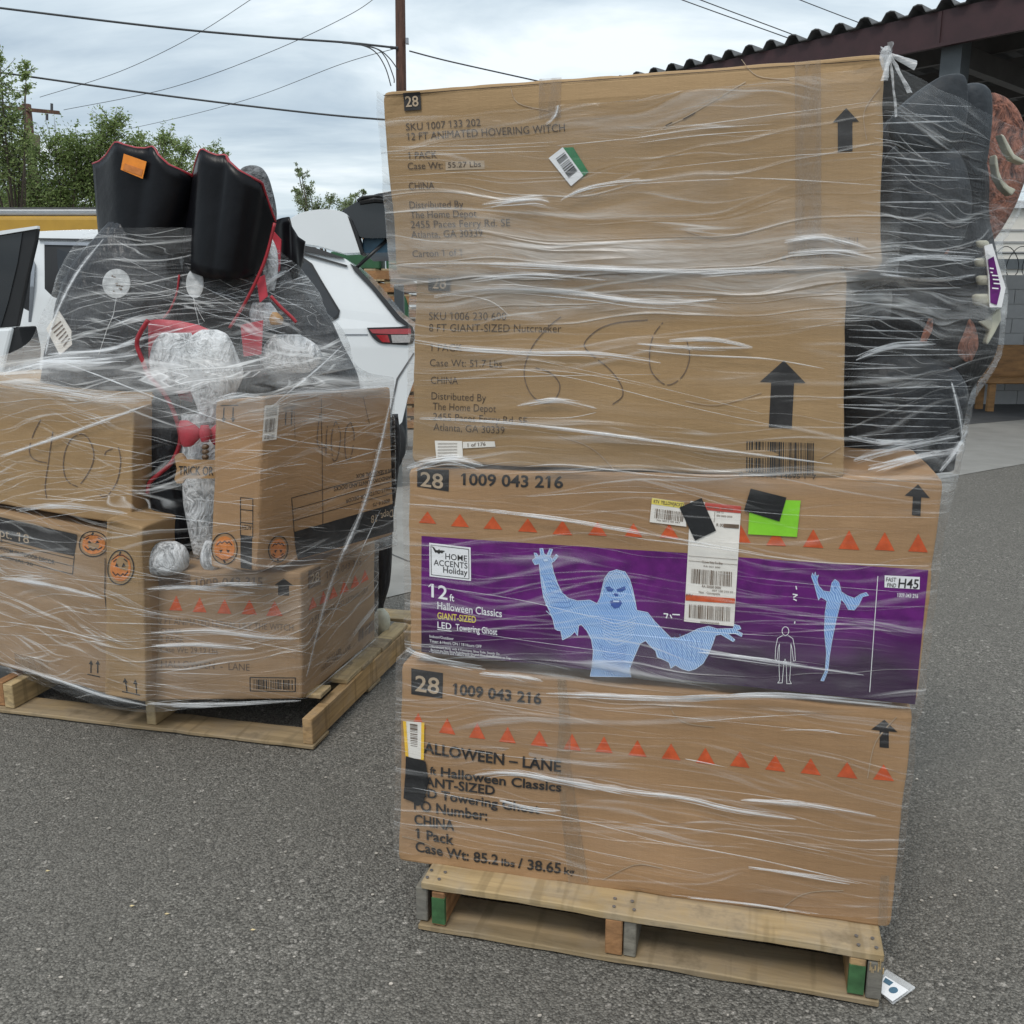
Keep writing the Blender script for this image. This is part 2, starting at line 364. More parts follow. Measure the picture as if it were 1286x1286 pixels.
M['yellow_print'] = pmat('yellow_print', (0.75, 0.62, 0.12), 0.5, 0.08, 30)
M['yellow_tag'] = pmat('yellow_tag', (0.85, 0.52, 0.05), 0.4, 0.08, 30)
M['paper'] = pmat('paper', (0.78, 0.74, 0.68), 0.5, 0.06, 25)
def purple_mat():
    m, nt = new_mat('purple'); t = nn(nt, 'ShaderNodeTexCoord'); sp = nn(nt, 'ShaderNodeSeparateXYZ', i_0=t.outputs['Object'])
    n1 = nn(nt, 'ShaderNodeTexNoise', i_Vector=t.outputs['Object'], i_Scale=5.0, i_Detail=6.0, i_Roughness=0.6)
    n2 = nn(nt, 'ShaderNodeTexNoise', i_Vector=t.outputs['Object'], i_Scale=40.0, i_Detail=4.0)
    c = mixc(nt, ramp(nt, n2.outputs[0], [(0.35, 0.0), (0.65, 1.0)]), (0.10, 0.013, 0.128), (0.150, 0.018, 0.180))
    g = mth(nt, 'ADD', n1.outputs[0], mth(nt, 'MULTIPLY', mth(nt, 'SUBTRACT', 0.17, sp.outputs[2]), 2.2))   # printed smoke along the lower edge
    c = mixc(nt, ramp(nt, g, [(0.52, 0.0), (0.82, 0.9)]), c, (0.022, 0.006, 0.028))
    b = nn(nt, 'ShaderNodeBsdfPrincipled', i_Base_Color=c, i_Roughness=0.42); b.inputs['Specular IOR Level'].default_value = 0.3
    finish(nt, b.outputs[0]); return m
M['purple'] = purple_mat()
M['lime'] = pmat('lime', (0.24, 0.62, 0.03), 0.45, 0.1, 20)
M['green_tag'] = pmat('green_tag', (0.02, 0.20, 0.07), 0.4, 0.2, 30)
M['black_tape'] = pmat('black_tape', (0.012, 0.012, 0.013), 0.45, 0.3, 40, 0.5, 45)
M['pack_tape'] = pmat('pack_tape', (0.30, 0.19, 0.10), 0.22, 0.2, 14, 0.7, 30, dist=0.004, stretch=(3, 3, 1))
M['clear_tape'] = None
M['blackvinyl'] = pmat('blackvinyl', (0.0045, 0.0045, 0.006), 0.33, 0.3, 6, 0.35, 18, dist=0.006, spec=0.2)
M['redtrim'] = pmat('redtrim', (0.30, 0.016, 0.025), 0.45, 0.2, 20, 0.3, 60)
M['redlining'] = pmat('redlining', (0.46, 0.04, 0.06), 0.5, 0.25, 14, 0.5, 35)
def fur_mat(name, lo, hi):
    m, nt = new_mat(name); t = nn(nt, 'ShaderNodeTexCoord')
    n0 = nn(nt, 'ShaderNodeTexNoise', i_Vector=t.outputs['Object'], i_Scale=7.0, i_Detail=2.0)
    wp = nn(nt, 'ShaderNodeVectorMath', operation='SCALE', i_0=n0.outputs['Color'], i_Scale=0.16)
    v = nn(nt, 'ShaderNodeVectorMath', operation='ADD', i_0=t.outputs['Object'], i_1=wp.outputs[0])
    n1 = nn(nt, 'ShaderNodeTexNoise', i_Vector=nn(nt, 'ShaderNodeMapping', i_Vector=v.outputs[0], i_Scale=(85, 85, 17)).outputs[0], i_Scale=1.0, i_Detail=3.0, i_Roughness=0.6)
    n2 = nn(nt, 'ShaderNodeTexNoise', i_Vector=v.outputs[0], i_Scale=22.0, i_Detail=4.0)
    h = mth(nt, 'ADD', mth(nt, 'MULTIPLY', n1.outputs[0], 0.7), mth(nt, 'MULTIPLY', n2.outputs[0], 0.5))
    c = mixc(nt, ramp(nt, h, [(0.46, 0.0), (0.64, 1.0)]), lo, hi)
    b = nn(nt, 'ShaderNodeBsdfPrincipled', i_Base_Color=c, i_Roughness=0.7)
    bp = nn(nt, 'ShaderNodeBump', i_Height=h, i_Strength=1.0, i_Distance=0.02)
    nt.links.new(bp.outputs[0], b.inputs['Normal']); finish(nt, b.outputs[0]); return m
M['white_fur'] = fur_mat('white_fur', (0.27, 0.275, 0.28), (0.70, 0.71, 0.72))
M['grey_fur'] = pmat('grey_fur', (0.13, 0.135, 0.14), 0.8, 0.7, 40, 1.0, 60, dist=0.02)
M['fabric_grey'] = pmat('fabric_grey', (0.010, 0.010, 0.013), 0.34, 0.5, 14, 0.8, 34, dist=0.02, stretch=(1, 1, 0.4))
M['bone_sign'] = pmat('bone_sign', (0.36, 0.21, 0.09), 0.6, 0.25, 18)
M['bead'] = pmat('bead', (0.16, 0.10, 0.055), 0.4, 0.2, 30)
M['tagwhite'] = pmat('tagwhite', (0.52, 0.53, 0.53), 0.5, 0.3, 45)
M['orange_sticker'] = pmat('orange_sticker', (0.80, 0.25, 0.02), 0.5, 0.12, 40)
M['beast_dark'] = pmat('beast_dark', (0.007, 0.007, 0.009), 0.5, 0.6, 14, 0.8, 40, spec=0.15, dist=0.012, stretch=(1, 1, 0.35))
M['beast_ear'] = pmat('beast_ear', (0.024, 0.028, 0.033), 0.55, 0.4, 10, 0.5, 30, spec=0.25, dist=0.01)
M['beast_brown'] = None
M['beast_brown'] = fur_mat('beast_brown', (0.045, 0.016, 0.012), (0.27, 0.105, 0.065))
M['cream'] = pmat('cream', (0.46, 0.45, 0.36), 0.5, 0.15, 30, 0.4, 60)
M['wood_tan_x'] = wood('wood_tan_x', (0.50, 0.365, 0.195), 0, 0.55)
M['wood_grey_x'] = wood('wood_grey_x', (0.38, 0.28, 0.16), 0, 0.4)
M['wood_tan_y'] = wood('wood_tan_y', (0.46, 0.29, 0.13), 1)
M['wood_pale_y'] = wood('wood_pale_y', (0.50, 0.37, 0.20), 1, 0.3)
M['wood_grey_y'] = wood('wood_grey_y', (0.24, 0.22, 0.18), 1, 0.7)
M['wood_orange_y'] = wood('wood_orange_y', (0.42, 0.22, 0.10), 1, 0.1)
M['green_paint'] = pmat('green_paint', (0.045, 0.12, 0.045), 0.6, 0.35, 25, 0.3, 60)
M['car_white'] = pmat('car_white', (0.72, 0.74, 0.75), 0.22, 0.02, 3, spec=0.5, coat=0.8)
M['car_glass'] = pmat('car_glass', (0.016, 0.018, 0.021), 0.06, 0.2, 3, spec=0.6)
M['car_black'] = pmat('car_black', (0.012, 0.012, 0.013), 0.4, 0.2, 10)
M['car_trim'] = pmat('car_trim', (0.30, 0.31, 0.33), 0.25, 0.1, 10, metal=0.7)
M['lamp_red'] = pmat('lamp_red', (0.30, 0.012, 0.016), 0.12, 0.2, 30, coat=0.8)
M['lamp_clear'] = pmat('lamp_clear', (0.32, 0.30, 0.29), 0.12, 0.2, 60, coat=0.8)
M['rubber'] = pmat('rubber', (0.018, 0.018, 0.019), 0.8, 0.2, 30)
M['maroon'] = pmat('maroon', (0.040, 0.014, 0.016), 0.6, 0.25, 5)
M['roof_metal'] = pmat('roof_metal', (0.085, 0.085, 0.085), 0.6, 0.25, 4)
M['purlin'] = pmat('purlin', (0.06, 0.055, 0.053), 0.6, 0.2, 5)
M['steel_post'] = pmat('steel_post', (0.075, 0.085, 0.092), 0.5, 0.15, 6)
M['pole_wood'] = pmat('pole_wood', (0.085, 0.040, 0.026), 0.8, 0.45, 6, 0.6, 14, stretch=(4, 4, 0.5), dist=0.01)
M['wire'] = pmat('wire', (0.035, 0.038, 0.042), 0.6, 0.1, 5)
M['block'] = pmat('block', (0.40, 0.40, 0.40), 0.85, 0.1, 6, 0.4, 90)
M['mortar'] = pmat('mortar', (0.34, 0.34, 0.335), 0.9, 0.1, 10)
M['pale_wall'] = pmat('pale_wall', (0.66, 0.63, 0.57), 0.7, 0.05, 2)
M['bench_wood'] = pmat('bench_wood', (0.27, 0.135, 0.045), 0.55, 0.35, 5, 0.3, 30, stretch=(1, 1, 4))
M['yellow_paint'] = pmat('yellow_paint', (0.42, 0.24, 0.03), 0.4, 0.12, 3)
M['bus_roof'] = pmat('bus_roof', (0.55, 0.56, 0.57), 0.5, 0.08, 3)
M['leaf_green'] = leafmat('leaf_green', (0.14, 0.205, 0.06), (0.38, 0.46, 0.19))
M['leaf_dark'] = leafmat('leaf_dark', (0.11, 0.17, 0.05), (0.30, 0.38, 0.14))
M['leaf_pale'] = leafmat('leaf_pale', (0.16, 0.21, 0.10), (0.34, 0.40, 0.21))
M['bark'] = pmat('bark', (0.07, 0.055, 0.042), 0.85, 0.3, 10, 0.6, 20)
M['crate_green'] = pmat('crate_green', (0.02, 0.085, 0.035), 0.5, 0.2, 8)
M['bag_blue'] = pmat('bag_blue', (0.05, 0.13, 0.20), 0.4, 0.2, 8)
M['transformer'] = pmat('transformer', (0.16, 0.13, 0.08), 0.6, 0.2, 5)
M['ceramic'] = pmat('ceramic', (0.05, 0.05, 0.055), 0.4, 0.1, 5)
M['film_a'] = film_mat('film_a', 0.85, 1.25, 0.0, 0.05)
M['film_b'] = film_mat('film_b', 1.15, 1.0, 0.0, 0.11)
M['fold'] = fold_mat('fold', 0.62)  # whitened ribbons carry the film's bright highlights as colour
M['fold_web'] = fold_mat('fold_web', 0.22)
M['fold_thin_glint'] = fold_mat('fold_thin_glint', 0.46)
M['fold_solid'] = fold_mat('fold_solid', 0.6)
def ghost_mat():
    m, nt = new_mat('ghost_print'); t = nn(nt, 'ShaderNodeTexCoord')
    wv = nn(nt, 'ShaderNodeTexWave', i_Vector=nn(nt, 'ShaderNodeMapping', i_Vector=t.outputs['Object'], i_Rotation=(0, 0.5, 0), i_Scale=(1, 1, 1)).outputs[0], i_Scale=75.0, i_Distortion=7.0, i_Detail=2.0)
    wv.inputs['Detail Scale'].default_value = 0.7
    nz = nn(nt, 'ShaderNodeTexNoise', i_Vector=t.outputs['Object'], i_Scale=9.0, i_Detail=3.0)
    c = mixc(nt, ramp(nt, wv.outputs[0], [(0.2, 0.0), (0.8, 1.0)]), (0.15, 0.29, 0.60), (0.46, 0.64, 0.87))
    c = mixc(nt, mth(nt, 'MULTIPLY', ramp(nt, nz.outputs[0], [(0.45, 0.0), (0.7, 1.0)]), 0.5), c, (0.16, 0.33, 0.70))
    b = nn(nt, 'ShaderNodeBsdfPrincipled', i_Base_Color=c, i_Roughness=0.45); finish(nt, b.outputs[0]); return m
M['ghost'] = ghost_mat()
M['ghost_dark'] = pmat('ghost_dark', (0.05, 0.10, 0.34), 0.5, 0.2, 60)
M['ghost_mid'] = pmat('ghost_mid', (0.13, 0.24, 0.55), 0.5, 0.2, 60)
M['ghost_light'] = pmat('ghost_light', (0.55, 0.68, 0.86), 0.5, 0.1, 60)
def tape_mat():
    m, nt = new_mat('clear_tape'); t = nn(nt, 'ShaderNodeTexCoord')
    nz = nn(nt, 'ShaderNodeTexNoise', i_Vector=nn(nt, 'ShaderNodeMapping', i_Vector=t.outputs['Object'], i_Scale=(60, 60, 14)).outputs[0], i_Scale=1.0, i_Detail=4.0)
    bp = nn(nt, 'ShaderNodeBump', i_Height=nz.outputs[0], i_Strength=0.6, i_Distance=0.004)
    p = nn(nt, 'ShaderNodeBsdfPrincipled', i_Base_Color=(0.36, 0.26, 0.17, 1), i_Roughness=0.15, i_Normal=bp.outputs[0])
    sh = nn(nt, 'ShaderNodeMixShader', i_0=mth(nt, 'MULTIPLY_ADD', ramp(nt, nz.outputs[0], [(0.4, 0.0), (0.7, 1.0)]), 0.45, 0.25), i_1=nn(nt, 'ShaderNodeBsdfTransparent').outputs[0], i_2=p.outputs[0])
    finish(nt, sh.outputs[0]); return m
M['clear_tape'] = tape_mat()

# ------------------------------------------------------------------ faces that carry print
class Face:
    def __init__(s, c00, c10, c11, c01, seed=0.0, bulge=0.004):
        s.c = [np.asarray(a, float) for a in (c00, c10, c11, c01)]
        n = np.cross(s.c[1] - s.c[0], s.c[3] - s.c[0]); n /= np.linalg.norm(n)
        if n @ (s.c[0] - CAM) > 0: n = -n
        s.n = n; s.seed = seed; s.bulge = bulge
        rd = random.Random(int(seed * 10) + 3)
        s.dents = [(rd.random(), rd.choice((0.08, 0.92, rd.random())), rd.uniform(0.05, 0.10), rd.uniform(0.002, 0.0055)) for _ in range(7 if bulge > 0.005 else (3 if bulge > 0 else 0))]
        s.wd = np.linalg.norm(s.c[1] - s.c[0]); s.ht = np.linalg.norm(s.c[3] - s.c[0])
        A = []; b = []
        for (u, v), c in zip(((0, 0), (1, 0), (1, 1), (0, 1)), s.c):
            x, y = to_px(c)
            A.append([x, y, 1, 0, 0, 0, -u * x, -u * y]); b.append(u)
            A.append([0, 0, 0, x, y, 1, -v * x, -v * y]); b.append(v)
        s.h = np.linalg.solve(np.array(A), np.array(b))
    def st(s, x, y):
        h = s.h; d = h[6] * x + h[7] * y + 1
        return np.array([(h[0] * x + h[1] * y + h[2]) / d, (h[3] * x + h[4] * y + h[5]) / d])
    def disp(s, u, v):
        e = max(0.0, min(1.0, 14 * u * (1 - u))) * max(0.0, min(1.0, 10 * v * (1 - v)))
        dn = 0.0
        for (du, dv, dr, dd) in s.dents: dn -= dd * math.exp(-(((u - du) * s.wd) ** 2 + ((v - dv) * s.ht) ** 2) / (dr * dr))
        return dn * min(1.0, e * 3) + e * (s.bulge * (0.4 + 1.1 * vn(u * 2.2, v * 1.7, s.seed)) + 0.0012 * vn(u * s.wd * 11, v * s.ht * 11, s.seed + 5))
    def at(s, u, v, lift=0.0):
        c = s.c
        p = c[0] * (1 - u) * (1 - v) + c[1] * u * (1 - v) + c[2] * u * v + c[3] * (1 - u) * v
        return p + s.n * (s.disp(u, v) + lift)

class Print:                     # flat print collected for one face, one material
    def __init__(s, face): s.F = face; s.b = MB()
    def poly_st(s, P, lift=0.0011):
        tri = tessellate_polygon([[Vector((p[0] * 10, p[1] * 10, 0)) for p in P]])
        s.b.add([s.F.at(p[0], p[1], lift) for p in P], tri); return s
    def poly(s, px, lift=0.0011):
        if len(px) == 4:
            e = [math.hypot(px[i][0] - px[(i + 1) % 4][0], px[i][1] - px[(i + 1) % 4][1]) for i in range(4)]
            nx, ny = int(max(e[0], e[2]) / 9), int(max(e[1], e[3]) / 9)
            if nx > 1 or ny > 1: return s.grid(px, max(1, nx), max(1, ny), lift)
        return s.poly_st([s.F.st(*p) for p in px], lift)
    def grid(s, px, nx=8, ny=4, lift=0.0011):     # px: BL BR TR TL
        q = [s.F.st(*p) for p in px]; v = []
        for j in range(ny + 1):
            for i in range(nx + 1):
                a, b = i / nx, j / ny
                p = q[0] * (1 - a) * (1 - b) + q[1] * a * (1 - b) + q[2] * a * b + q[3] * (1 - a) * b
                v.append(s.F.at(p[0], p[1], lift))
        f = [(j * (nx + 1) + i, j * (nx + 1) + i + 1, (j + 1) * (nx + 1) + i + 1, (j + 1) * (nx + 1) + i) for j in range(ny) for i in range(nx)]
        s.b.add(v, f); return s
    def line(s, px, w, lift=0.0011, smooth=0, gap=0.0):
        P = catmull(px, smooth) if smooth else np.array(px, float)
        for i in range(len(P) - 1):
            if gap and random.random() < gap: continue
            a, b = P[i], P[i + 1]; t = b - a; L = np.hypot(*t)
            if L < 1e-6: continue
            nr = np.array([-t[1], t[0]]) / L * w / 2; e = t / L * w * 0.15
            s.poly([a - nr - e, b - nr + e, b + nr + e, a + nr - e], lift)
        return s
    def disc(s, c, rx, ry, lift=0.0011, n=22):
        return s.poly([(c[0] + rx * math.cos(k * 2 * math.pi / n), c[1] + ry * math.sin(k * 2 * math.pi / n)) for k in range(n)], lift)
    def ring(s, c, rx, ry, w, lift=0.0011, n=24):
        P = [(c[0] + rx * math.cos(k * 2 * math.pi / n), c[1] + ry * math.sin(k * 2 * math.pi / n)) for k in range(n + 1)]
        return s.line(P, w, lift)
    def tri(s, x, y, w, h, lift=0.0011, lean=0.0):
        return s.poly([(x - w / 2, y - lean * w / 2), (x + w / 2, y + lean * w / 2), (x, y - h)], lift)
    def arrow(s, tip, hl, hr, sl, sr, bl, br, lift=0.0011):
        return s.poly([tip, hr, sr, br, bl, sl, hl], lift)
    def text(s, body, p0, p1, cap, lift=0.0010, bold=0.0, flip=False, updir=None):
        """baseline from pixel p0 to p1, capital height in pixels along the face's upright (or updir)"""
        V, Fc, x0, x1, ch = glyphs(body, bold)
        a = s.F.st(*p0); b = s.F.st(*p1)
        up = updir or (0.0, -1.0)
        c = s.F.st(p0[0] + up[0] * cap, p0[1] + up[1] * cap)
        if updir is None: c = np.array([a[0], c[1]])
        vs = []
        for (x, y) in V:
            p = a + (b - a) * ((x - x0) / (x1 - x0)) + (c - a) * (y / ch)
            vs.append(s.F.at(p[0], p[1], lift))
        s.b.add(vs, Fc); return s
    def bars(s, px, n, duty=0.5, lift=0.0011, seed=1):
        rr = random.Random(seed); q = [s.F.st(*p) for p in px]; x = 0.0; ws = []
        while len(ws) < n: ws.append((rr.choice((1, 1, 1, 2, 3)), rr.choice((1, 1, 2, 2, 3))))
        tot = sum(a + b for a, b in ws)
        for a, b in ws:
            u0, u1 = x / tot, (x + a * 2 * duty) / tot; x += a + b
            P = []
            for (u, v) in ((u0, 0), (u1, 0), (u1, 1), (u0, 1)):
                P.append(q[0] * (1 - u) * (1 - v) + q[1] * u * (1 - v) + q[2] * u * v + q[3] * (1 - u) * v)
            s.poly_st(P, lift)
        return s
    def done(s, name, mat, parent, label=None):
        o = mesh_obj(name, s.b.v, s.b.f, M[mat], parent)
        if label: o['label'] = label
        if any(k in name for k in ('lettering', 'print', 'barcode', 'shading', 'highlight', 'scrawl', 'edge', 'ghost_pic', 'tape', 'sticker', 'label')): o['kind'] = 'stuff'
        return o
_gl = {}
def glyphs(body, bold):
    k = (body, bold)
    if k in _gl: return _gl[k]
    def conv(t):
        cu = bpy.data.curves.new('txt', 'FONT'); cu.body = t; cu.size = 1.0; cu.resolution_u = 3; cu.offset = bold
        o = bpy.data.objects.new('txt', cu); COL.objects.link(o)
        bpy.context.view_layer.update()
        me = bpy.data.meshes.new_from_object(o.evaluated_get(bpy.context.evaluated_depsgraph_get()))
        V = [(v.co.x, v.co.y) for v in me.vertices]; Fc = [tuple(p.vertices) for p in me.polygons]
        bpy.data.objects.remove(o); bpy.data.curves.remove(cu); bpy.data.meshes.remove(me)
        return V, Fc
    if 'H' not in _gl: _gl['H'] = max(v[1] for v in conv('H')[0])
    V, Fc = conv(body)
    if '1' in body:
        if '1w' not in _gl:
            o1 = conv('1')[0]; _gl['1w'] = max(v[0] for v in o1) - min(v[0] for v in o1)
        ch = _gl['H']
        for i_, ch_ in enumerate(body):
            if ch_ == '1':
                r_ = max(v[0] for v in conv(body[:i_ + 1])[0]); l_ = r_ - _gl['1w']; k0 = len(V)
                V = V + [(l_ + 0.001, ch), (l_ - 0.17 * ch, ch * 0.80), (l_ - 0.17 * ch, ch * 0.70), (l_ + 0.001, ch * 0.84)]; Fc = Fc + [(k0, k0 + 1, k0 + 2, k0 + 3)]
    _gl[k] = (V, Fc, min(v[0] for v in V), max(v[0] for v in V), _gl['H']); return _gl[k]

HULL1, HULL2 = [], []            # points the stretch film is pulled around
def hexa(part, c, faces, mat, parent, N=52, Mz=26, K=10, bev=0.006, hull=None):
    """c: eight corners, front BL BR TR TL then back BL BR TR TL; faces: {'front': Face, 'right': Face, 'top': Face}"""
    c = [np.asarray(a, float) for a in c]; key = {}; V = []; Fq = []
    def vert(i, j, k):
        if (i, j, k) in key: return key[(i, j, k)]
        a, b, g = i / N, j / Mz, k / K
        p = ((c[0] * (1 - a) * (1 - b) + c[1] * a * (1 - b) + c[2] * a * b + c[3] * (1 - a) * b) * (1 - g)
             + (c[4] * (1 - a) * (1 - b) + c[5] * a * (1 - b) + c[6] * a * b + c[7] * (1 - a) * b) * g)
        if k == 0 and 'front' in faces: p = p + faces['front'].n * faces['front'].disp(a, b)
        if i == N and 'right' in faces: p = p + faces['right'].n * faces['right'].disp(g, b)
        nb = (i in (0, N)) + (j in (0, Mz)) + (k in (0, K))
        if nb >= 2:            # worn, slightly crushed edges and corners
            cen_ = sum(c) / 8; e_ = (cen_ - p) / np.linalg.norm(cen_ - p); q_ = p * 9
            p = p + np.array([vn(*q_), vn(q_[1], q_[2], q_[0]), vn(q_[2], q_[0], q_[1])]) * 0.004 + e_ * (0.002 + (0.004 if nb == 3 else 0.003 * max(0.0, vn(*(p * 22)))))
        key[(i, j, k)] = len(V); V.append(p); return key[(i, j, k)]
    for i in range(N):
        for j in range(Mz):
            Fq.append([vert(i, j, 0), vert(i + 1, j, 0), vert(i + 1, j + 1, 0), vert(i, j + 1, 0)])
            Fq.append([vert(i, j, K), vert(i, j + 1, K), vert(i + 1, j + 1, K), vert(i + 1, j, K)])
    for k in range(K):
        for j in range(Mz):
            Fq.append([vert(0, j, k), vert(0, j + 1, k), vert(0, j + 1, k + 1), vert(0, j, k + 1)])
            Fq.append([vert(N, j, k), vert(N, j, k + 1), vert(N, j + 1, k + 1), vert(N, j + 1, k)])
        for i in range(N):
            Fq.append([vert(i, 0, k), vert(i, 0, k + 1), vert(i + 1, 0, k + 1), vert(i + 1, 0, k)])
            Fq.append([vert(i, Mz, k), vert(i + 1, Mz, k), vert(i + 1, Mz, k + 1), vert(i, Mz, k + 1)])
    o = mesh_obj(part, V, Fq, M[mat], parent)
    if bev: bevel(o, bev, 2, 50)
    if hull is not None:
        for a, b in ((0, 3), (1, 2), (4, 7), (5, 6)):
            for t in np.linspace(0, 1, 60): hull.append(c[a] + (c[b] - c[a]) * t)
    return o
def carton(F, px4, offs, back, mat, label, seed, group=None, hull=None, bulge=0.009, name='cardboard_box', **kw):
    """front face from four photograph corners (BL BR TR TL) on an upright plane of frame F, extruded by vector back"""
    pa, pb = F.w(0, offs[0], 0), F.w(1.0, offs[1], 0)
    d = (pb - pa) / np.linalg.norm(pb - pa); n = np.array([-d[1], d[0], 0.0])
    fr = [on_plane(*p, pa, n) for p in px4]
    bk = [p + np.asarray(back if callable(back) is False else back(p), float) for p in fr]
    ctr = sum(fr[:2]) / 2 + (bk[0] - fr[0]) / 2
    root = empty(name, (ctr[0], ctr[1], min(fr[0][2], fr[1][2])), label, 'box', math.atan2(d[1], d[0]), group)
    f = Face(*fr, seed=seed, bulge=bulge)
    rt = Face(fr[1], bk[1], bk[2], fr[2], seed=seed + 3, bulge=bulge)
    hexa('carton', fr + bk, {'front': f, 'right': rt}, mat, root, hull=hull, **kw)
    return root, f, rt

# ------------------------------------------------------------------ ground
def sheet(name, pts, mat, z):
    o = mesh_obj(name, [(p[0], p[1], z) for p in pts], [tuple(range(len(pts)))], M[mat])
    return tag(o, kind='structure')
sheet('ground', [(-300, -60), (300, -60), (300, 500), (-300, 500)], 'asphalt', 0.0)
sheet('concrete_apron', [(-60, -24.0), (-12, -6.2), (-0.75, 4.42), (0.6, 5.60), (2.0, 6.62), (3.71, 7.93), (4.74, 8.64), (30, 26.5), (30, 70), (-60, 70)], 'concrete', 0.004)
sheet('carport_shade', [(1.0, 16.0), (5.2, 11.4), (9.0, 13.4), (16, 18.6), (12, 26), (1, 22)], 'shade_and_crack', 0.008)  # shadow band under the carport, laid down as a dark sheet
# cracks in the concrete, thin strips of dark filler
cr = MB()
for pl in ([(482, 690), (495, 697), (512, 704), (530, 707)],):
    P = [at_z(x, y, 0.009) for x, y in pl]
    for a, b in zip(P, P[1:]):
        t = (b - a) / np.linalg.norm(b - a); nr = np.array([-t[1], t[0], 0]) * 0.004
        cr.add([a - nr, b - nr, b + nr, a + nr], [(0, 1, 2, 3)])
tag(cr.build('crack', M['shade_and_crack']), kind='structure')

# ------------------------------------------------------------------ pallets under the two loads
def pallet(F, label, stringers, top, bottom, depth, zs, ztop):
    root = empty('wooden_pallet', F.A, label, 'pallet', F.rz, 'wooden pallets carrying the wrapped loads')
    rr = random.Random(int(F.A[1] * 1000))
    def board(name, u0, u1, o0, o1, z0, z1, mat, warp=0.006, cuts=22, along='u'):
        b = MB(); n = cuts; V = []; s0 = rr.random() * 50
        for i in range(n + 1):
            t = i / n
            for (p, q) in ((0, 0), (1, 0), (1, 1), (0, 1)):
                e = lambda k: warp * vn(t * 3.1, k * 2.7, s0)
                if along == 'u': u = u0 + (u1 - u0) * t; o = (o0, o1)[p] + e(p + 1) * 0.7
                else: o = o0 + (o1 - o0) * t; u = (u0, u1)[p] + e(p + 1) * 0.7
                V.append(F.w(u, o, (z0, z1)[q] + e(3) * 0.6 + (0.0028 * vn(t * 16, p * 5 + q * 3, s0))))
        f = []
        for i in range(n):
            for k in range(4): f.append((i * 4 + k, (i + 1) * 4 + k, (i + 1) * 4 + (k + 1) % 4, i * 4 + (k + 1) % 4))
        f += [(3, 2, 1, 0), (n * 4, n * 4 + 1, n * 4 + 2, n * 4 + 3)]
        b.add(V, f); return bevel(b.build(name, M[mat], root), 0.0025, 1, 40)
    nb_ = MB()
    for (u0, u1, o0, o1, mat) in top[:1]:
        for (a0, a1, q0, q1, _m) in stringers:
            for t_ in (0.25, 0.7):
                uu = min(max((a0 + a1) / 2 + rr.uniform(-.006, .006), u0 + 0.01), u1 - 0.01); oo = o0 + (o1 - o0) * t_ * 0.5; c_ = F.w(uu, oo, ztop + 0.004)
                nb_.add([c_ + np.array([0.0045 * math.cos(k), 0.0045 * math.sin(k), 0]) for k in (0, 1.05, 2.1, 3.14, 4.2, 5.2)] + [c_ - np.array([0, 0, 0.01])], [(0, 1, 2, 3, 4, 5)] + [(k, 6, (k + 1) % 6) for k in range(6)])
    nb_.build('nail_heads', M['car_trim'], root)['kind'] = 'stuff'
    for (u0, u1, o0, o1, mat) in stringers: board('stringer', u0, u1, o0, o1, zs[0], zs[1], mat, 0.003, 8, 'o')
    for (u0, u1, o0, o1, mat) in top: board('deck_board', u0, u1, o0, o1, zs[1] + 0.0015, ztop, mat)
    for (u0, u1, o0, o1, mat) in bottom: board('bottom_board', u0, u1, o0, o1, 0.005, zs[0] - 0.0015, mat, 0.003)
    return root, board
D1 = 1.12
tops = [(0.008, 1.014, 0.004, 0.135, 'wood_tan_x')] + [(0.0, 1.01, 0.19 + 0.155 * k, 0.28 + 0.155 * k, 'wood_grey_x' if k % 2 else 'wood_tan_x') for k in range(5)] + [(0, 1.01, 1.0, D1, 'wood_tan_x')]
bots = [(0.0, 1.012, 0.0, 0.13, 'wood_grey_x')] + [(0, 1.01, 0.35 + 0.33 * k, 0.44 + 0.33 * k, 'wood_grey_x') for k in range(2)] + [(0, 1.01, 1.0, D1, 'wood_grey_x')]
p1, board1 = pallet(F1, 'worn wooden pallet with green stringer ends under the four box tower',
    [(-0.008, 0.020, 0.010, D1, 'wood_grey_y'), (0.034, 0.066, 0.004, D1, 'wood_orange_y'),
     (0.438, 0.476, 0.003, D1, 'wood_orange_y'), (0.479, 0.507, 0.007, D1, 'wood_grey_y'),
     (0.948, 0.981, 0.006, D1, 'wood_tan_y'), (0.985, 1.015, 0.002, D1, 'wood_grey_y')], tops, bots, D1, (0.021, 0.107), 0.127)
for u0, u1, o_ in ((0.0345, 0.0655, 0.0025), (0.9485, 0.9805, 0.0045)):
    b = MB(); b.box(F1.w(u0, o_ - 0.001, 0.026), F1.d * (u1 - u0), F1.m * 0.012, (0, 0, 0.066)); b.build('painted_stringer_end', M['green_paint'], p1)['label'] = 'stringer end painted green'
b = MB()                          # splintered end of the right grey stringer
for k in range(9):
    u = 0.987 + 0.0032 * k; z = 0.082 + 0.022 * random.random()
    b.box(F1.w(u, -0.001 + 0.004 * random.random(), z), F1.d * 0.0026, F1.m * 0.01, (0.0, 0, 0.008 + 0.014 * random.random()))
b.build('splintered_wood', M['wood_tan_x'], p1)

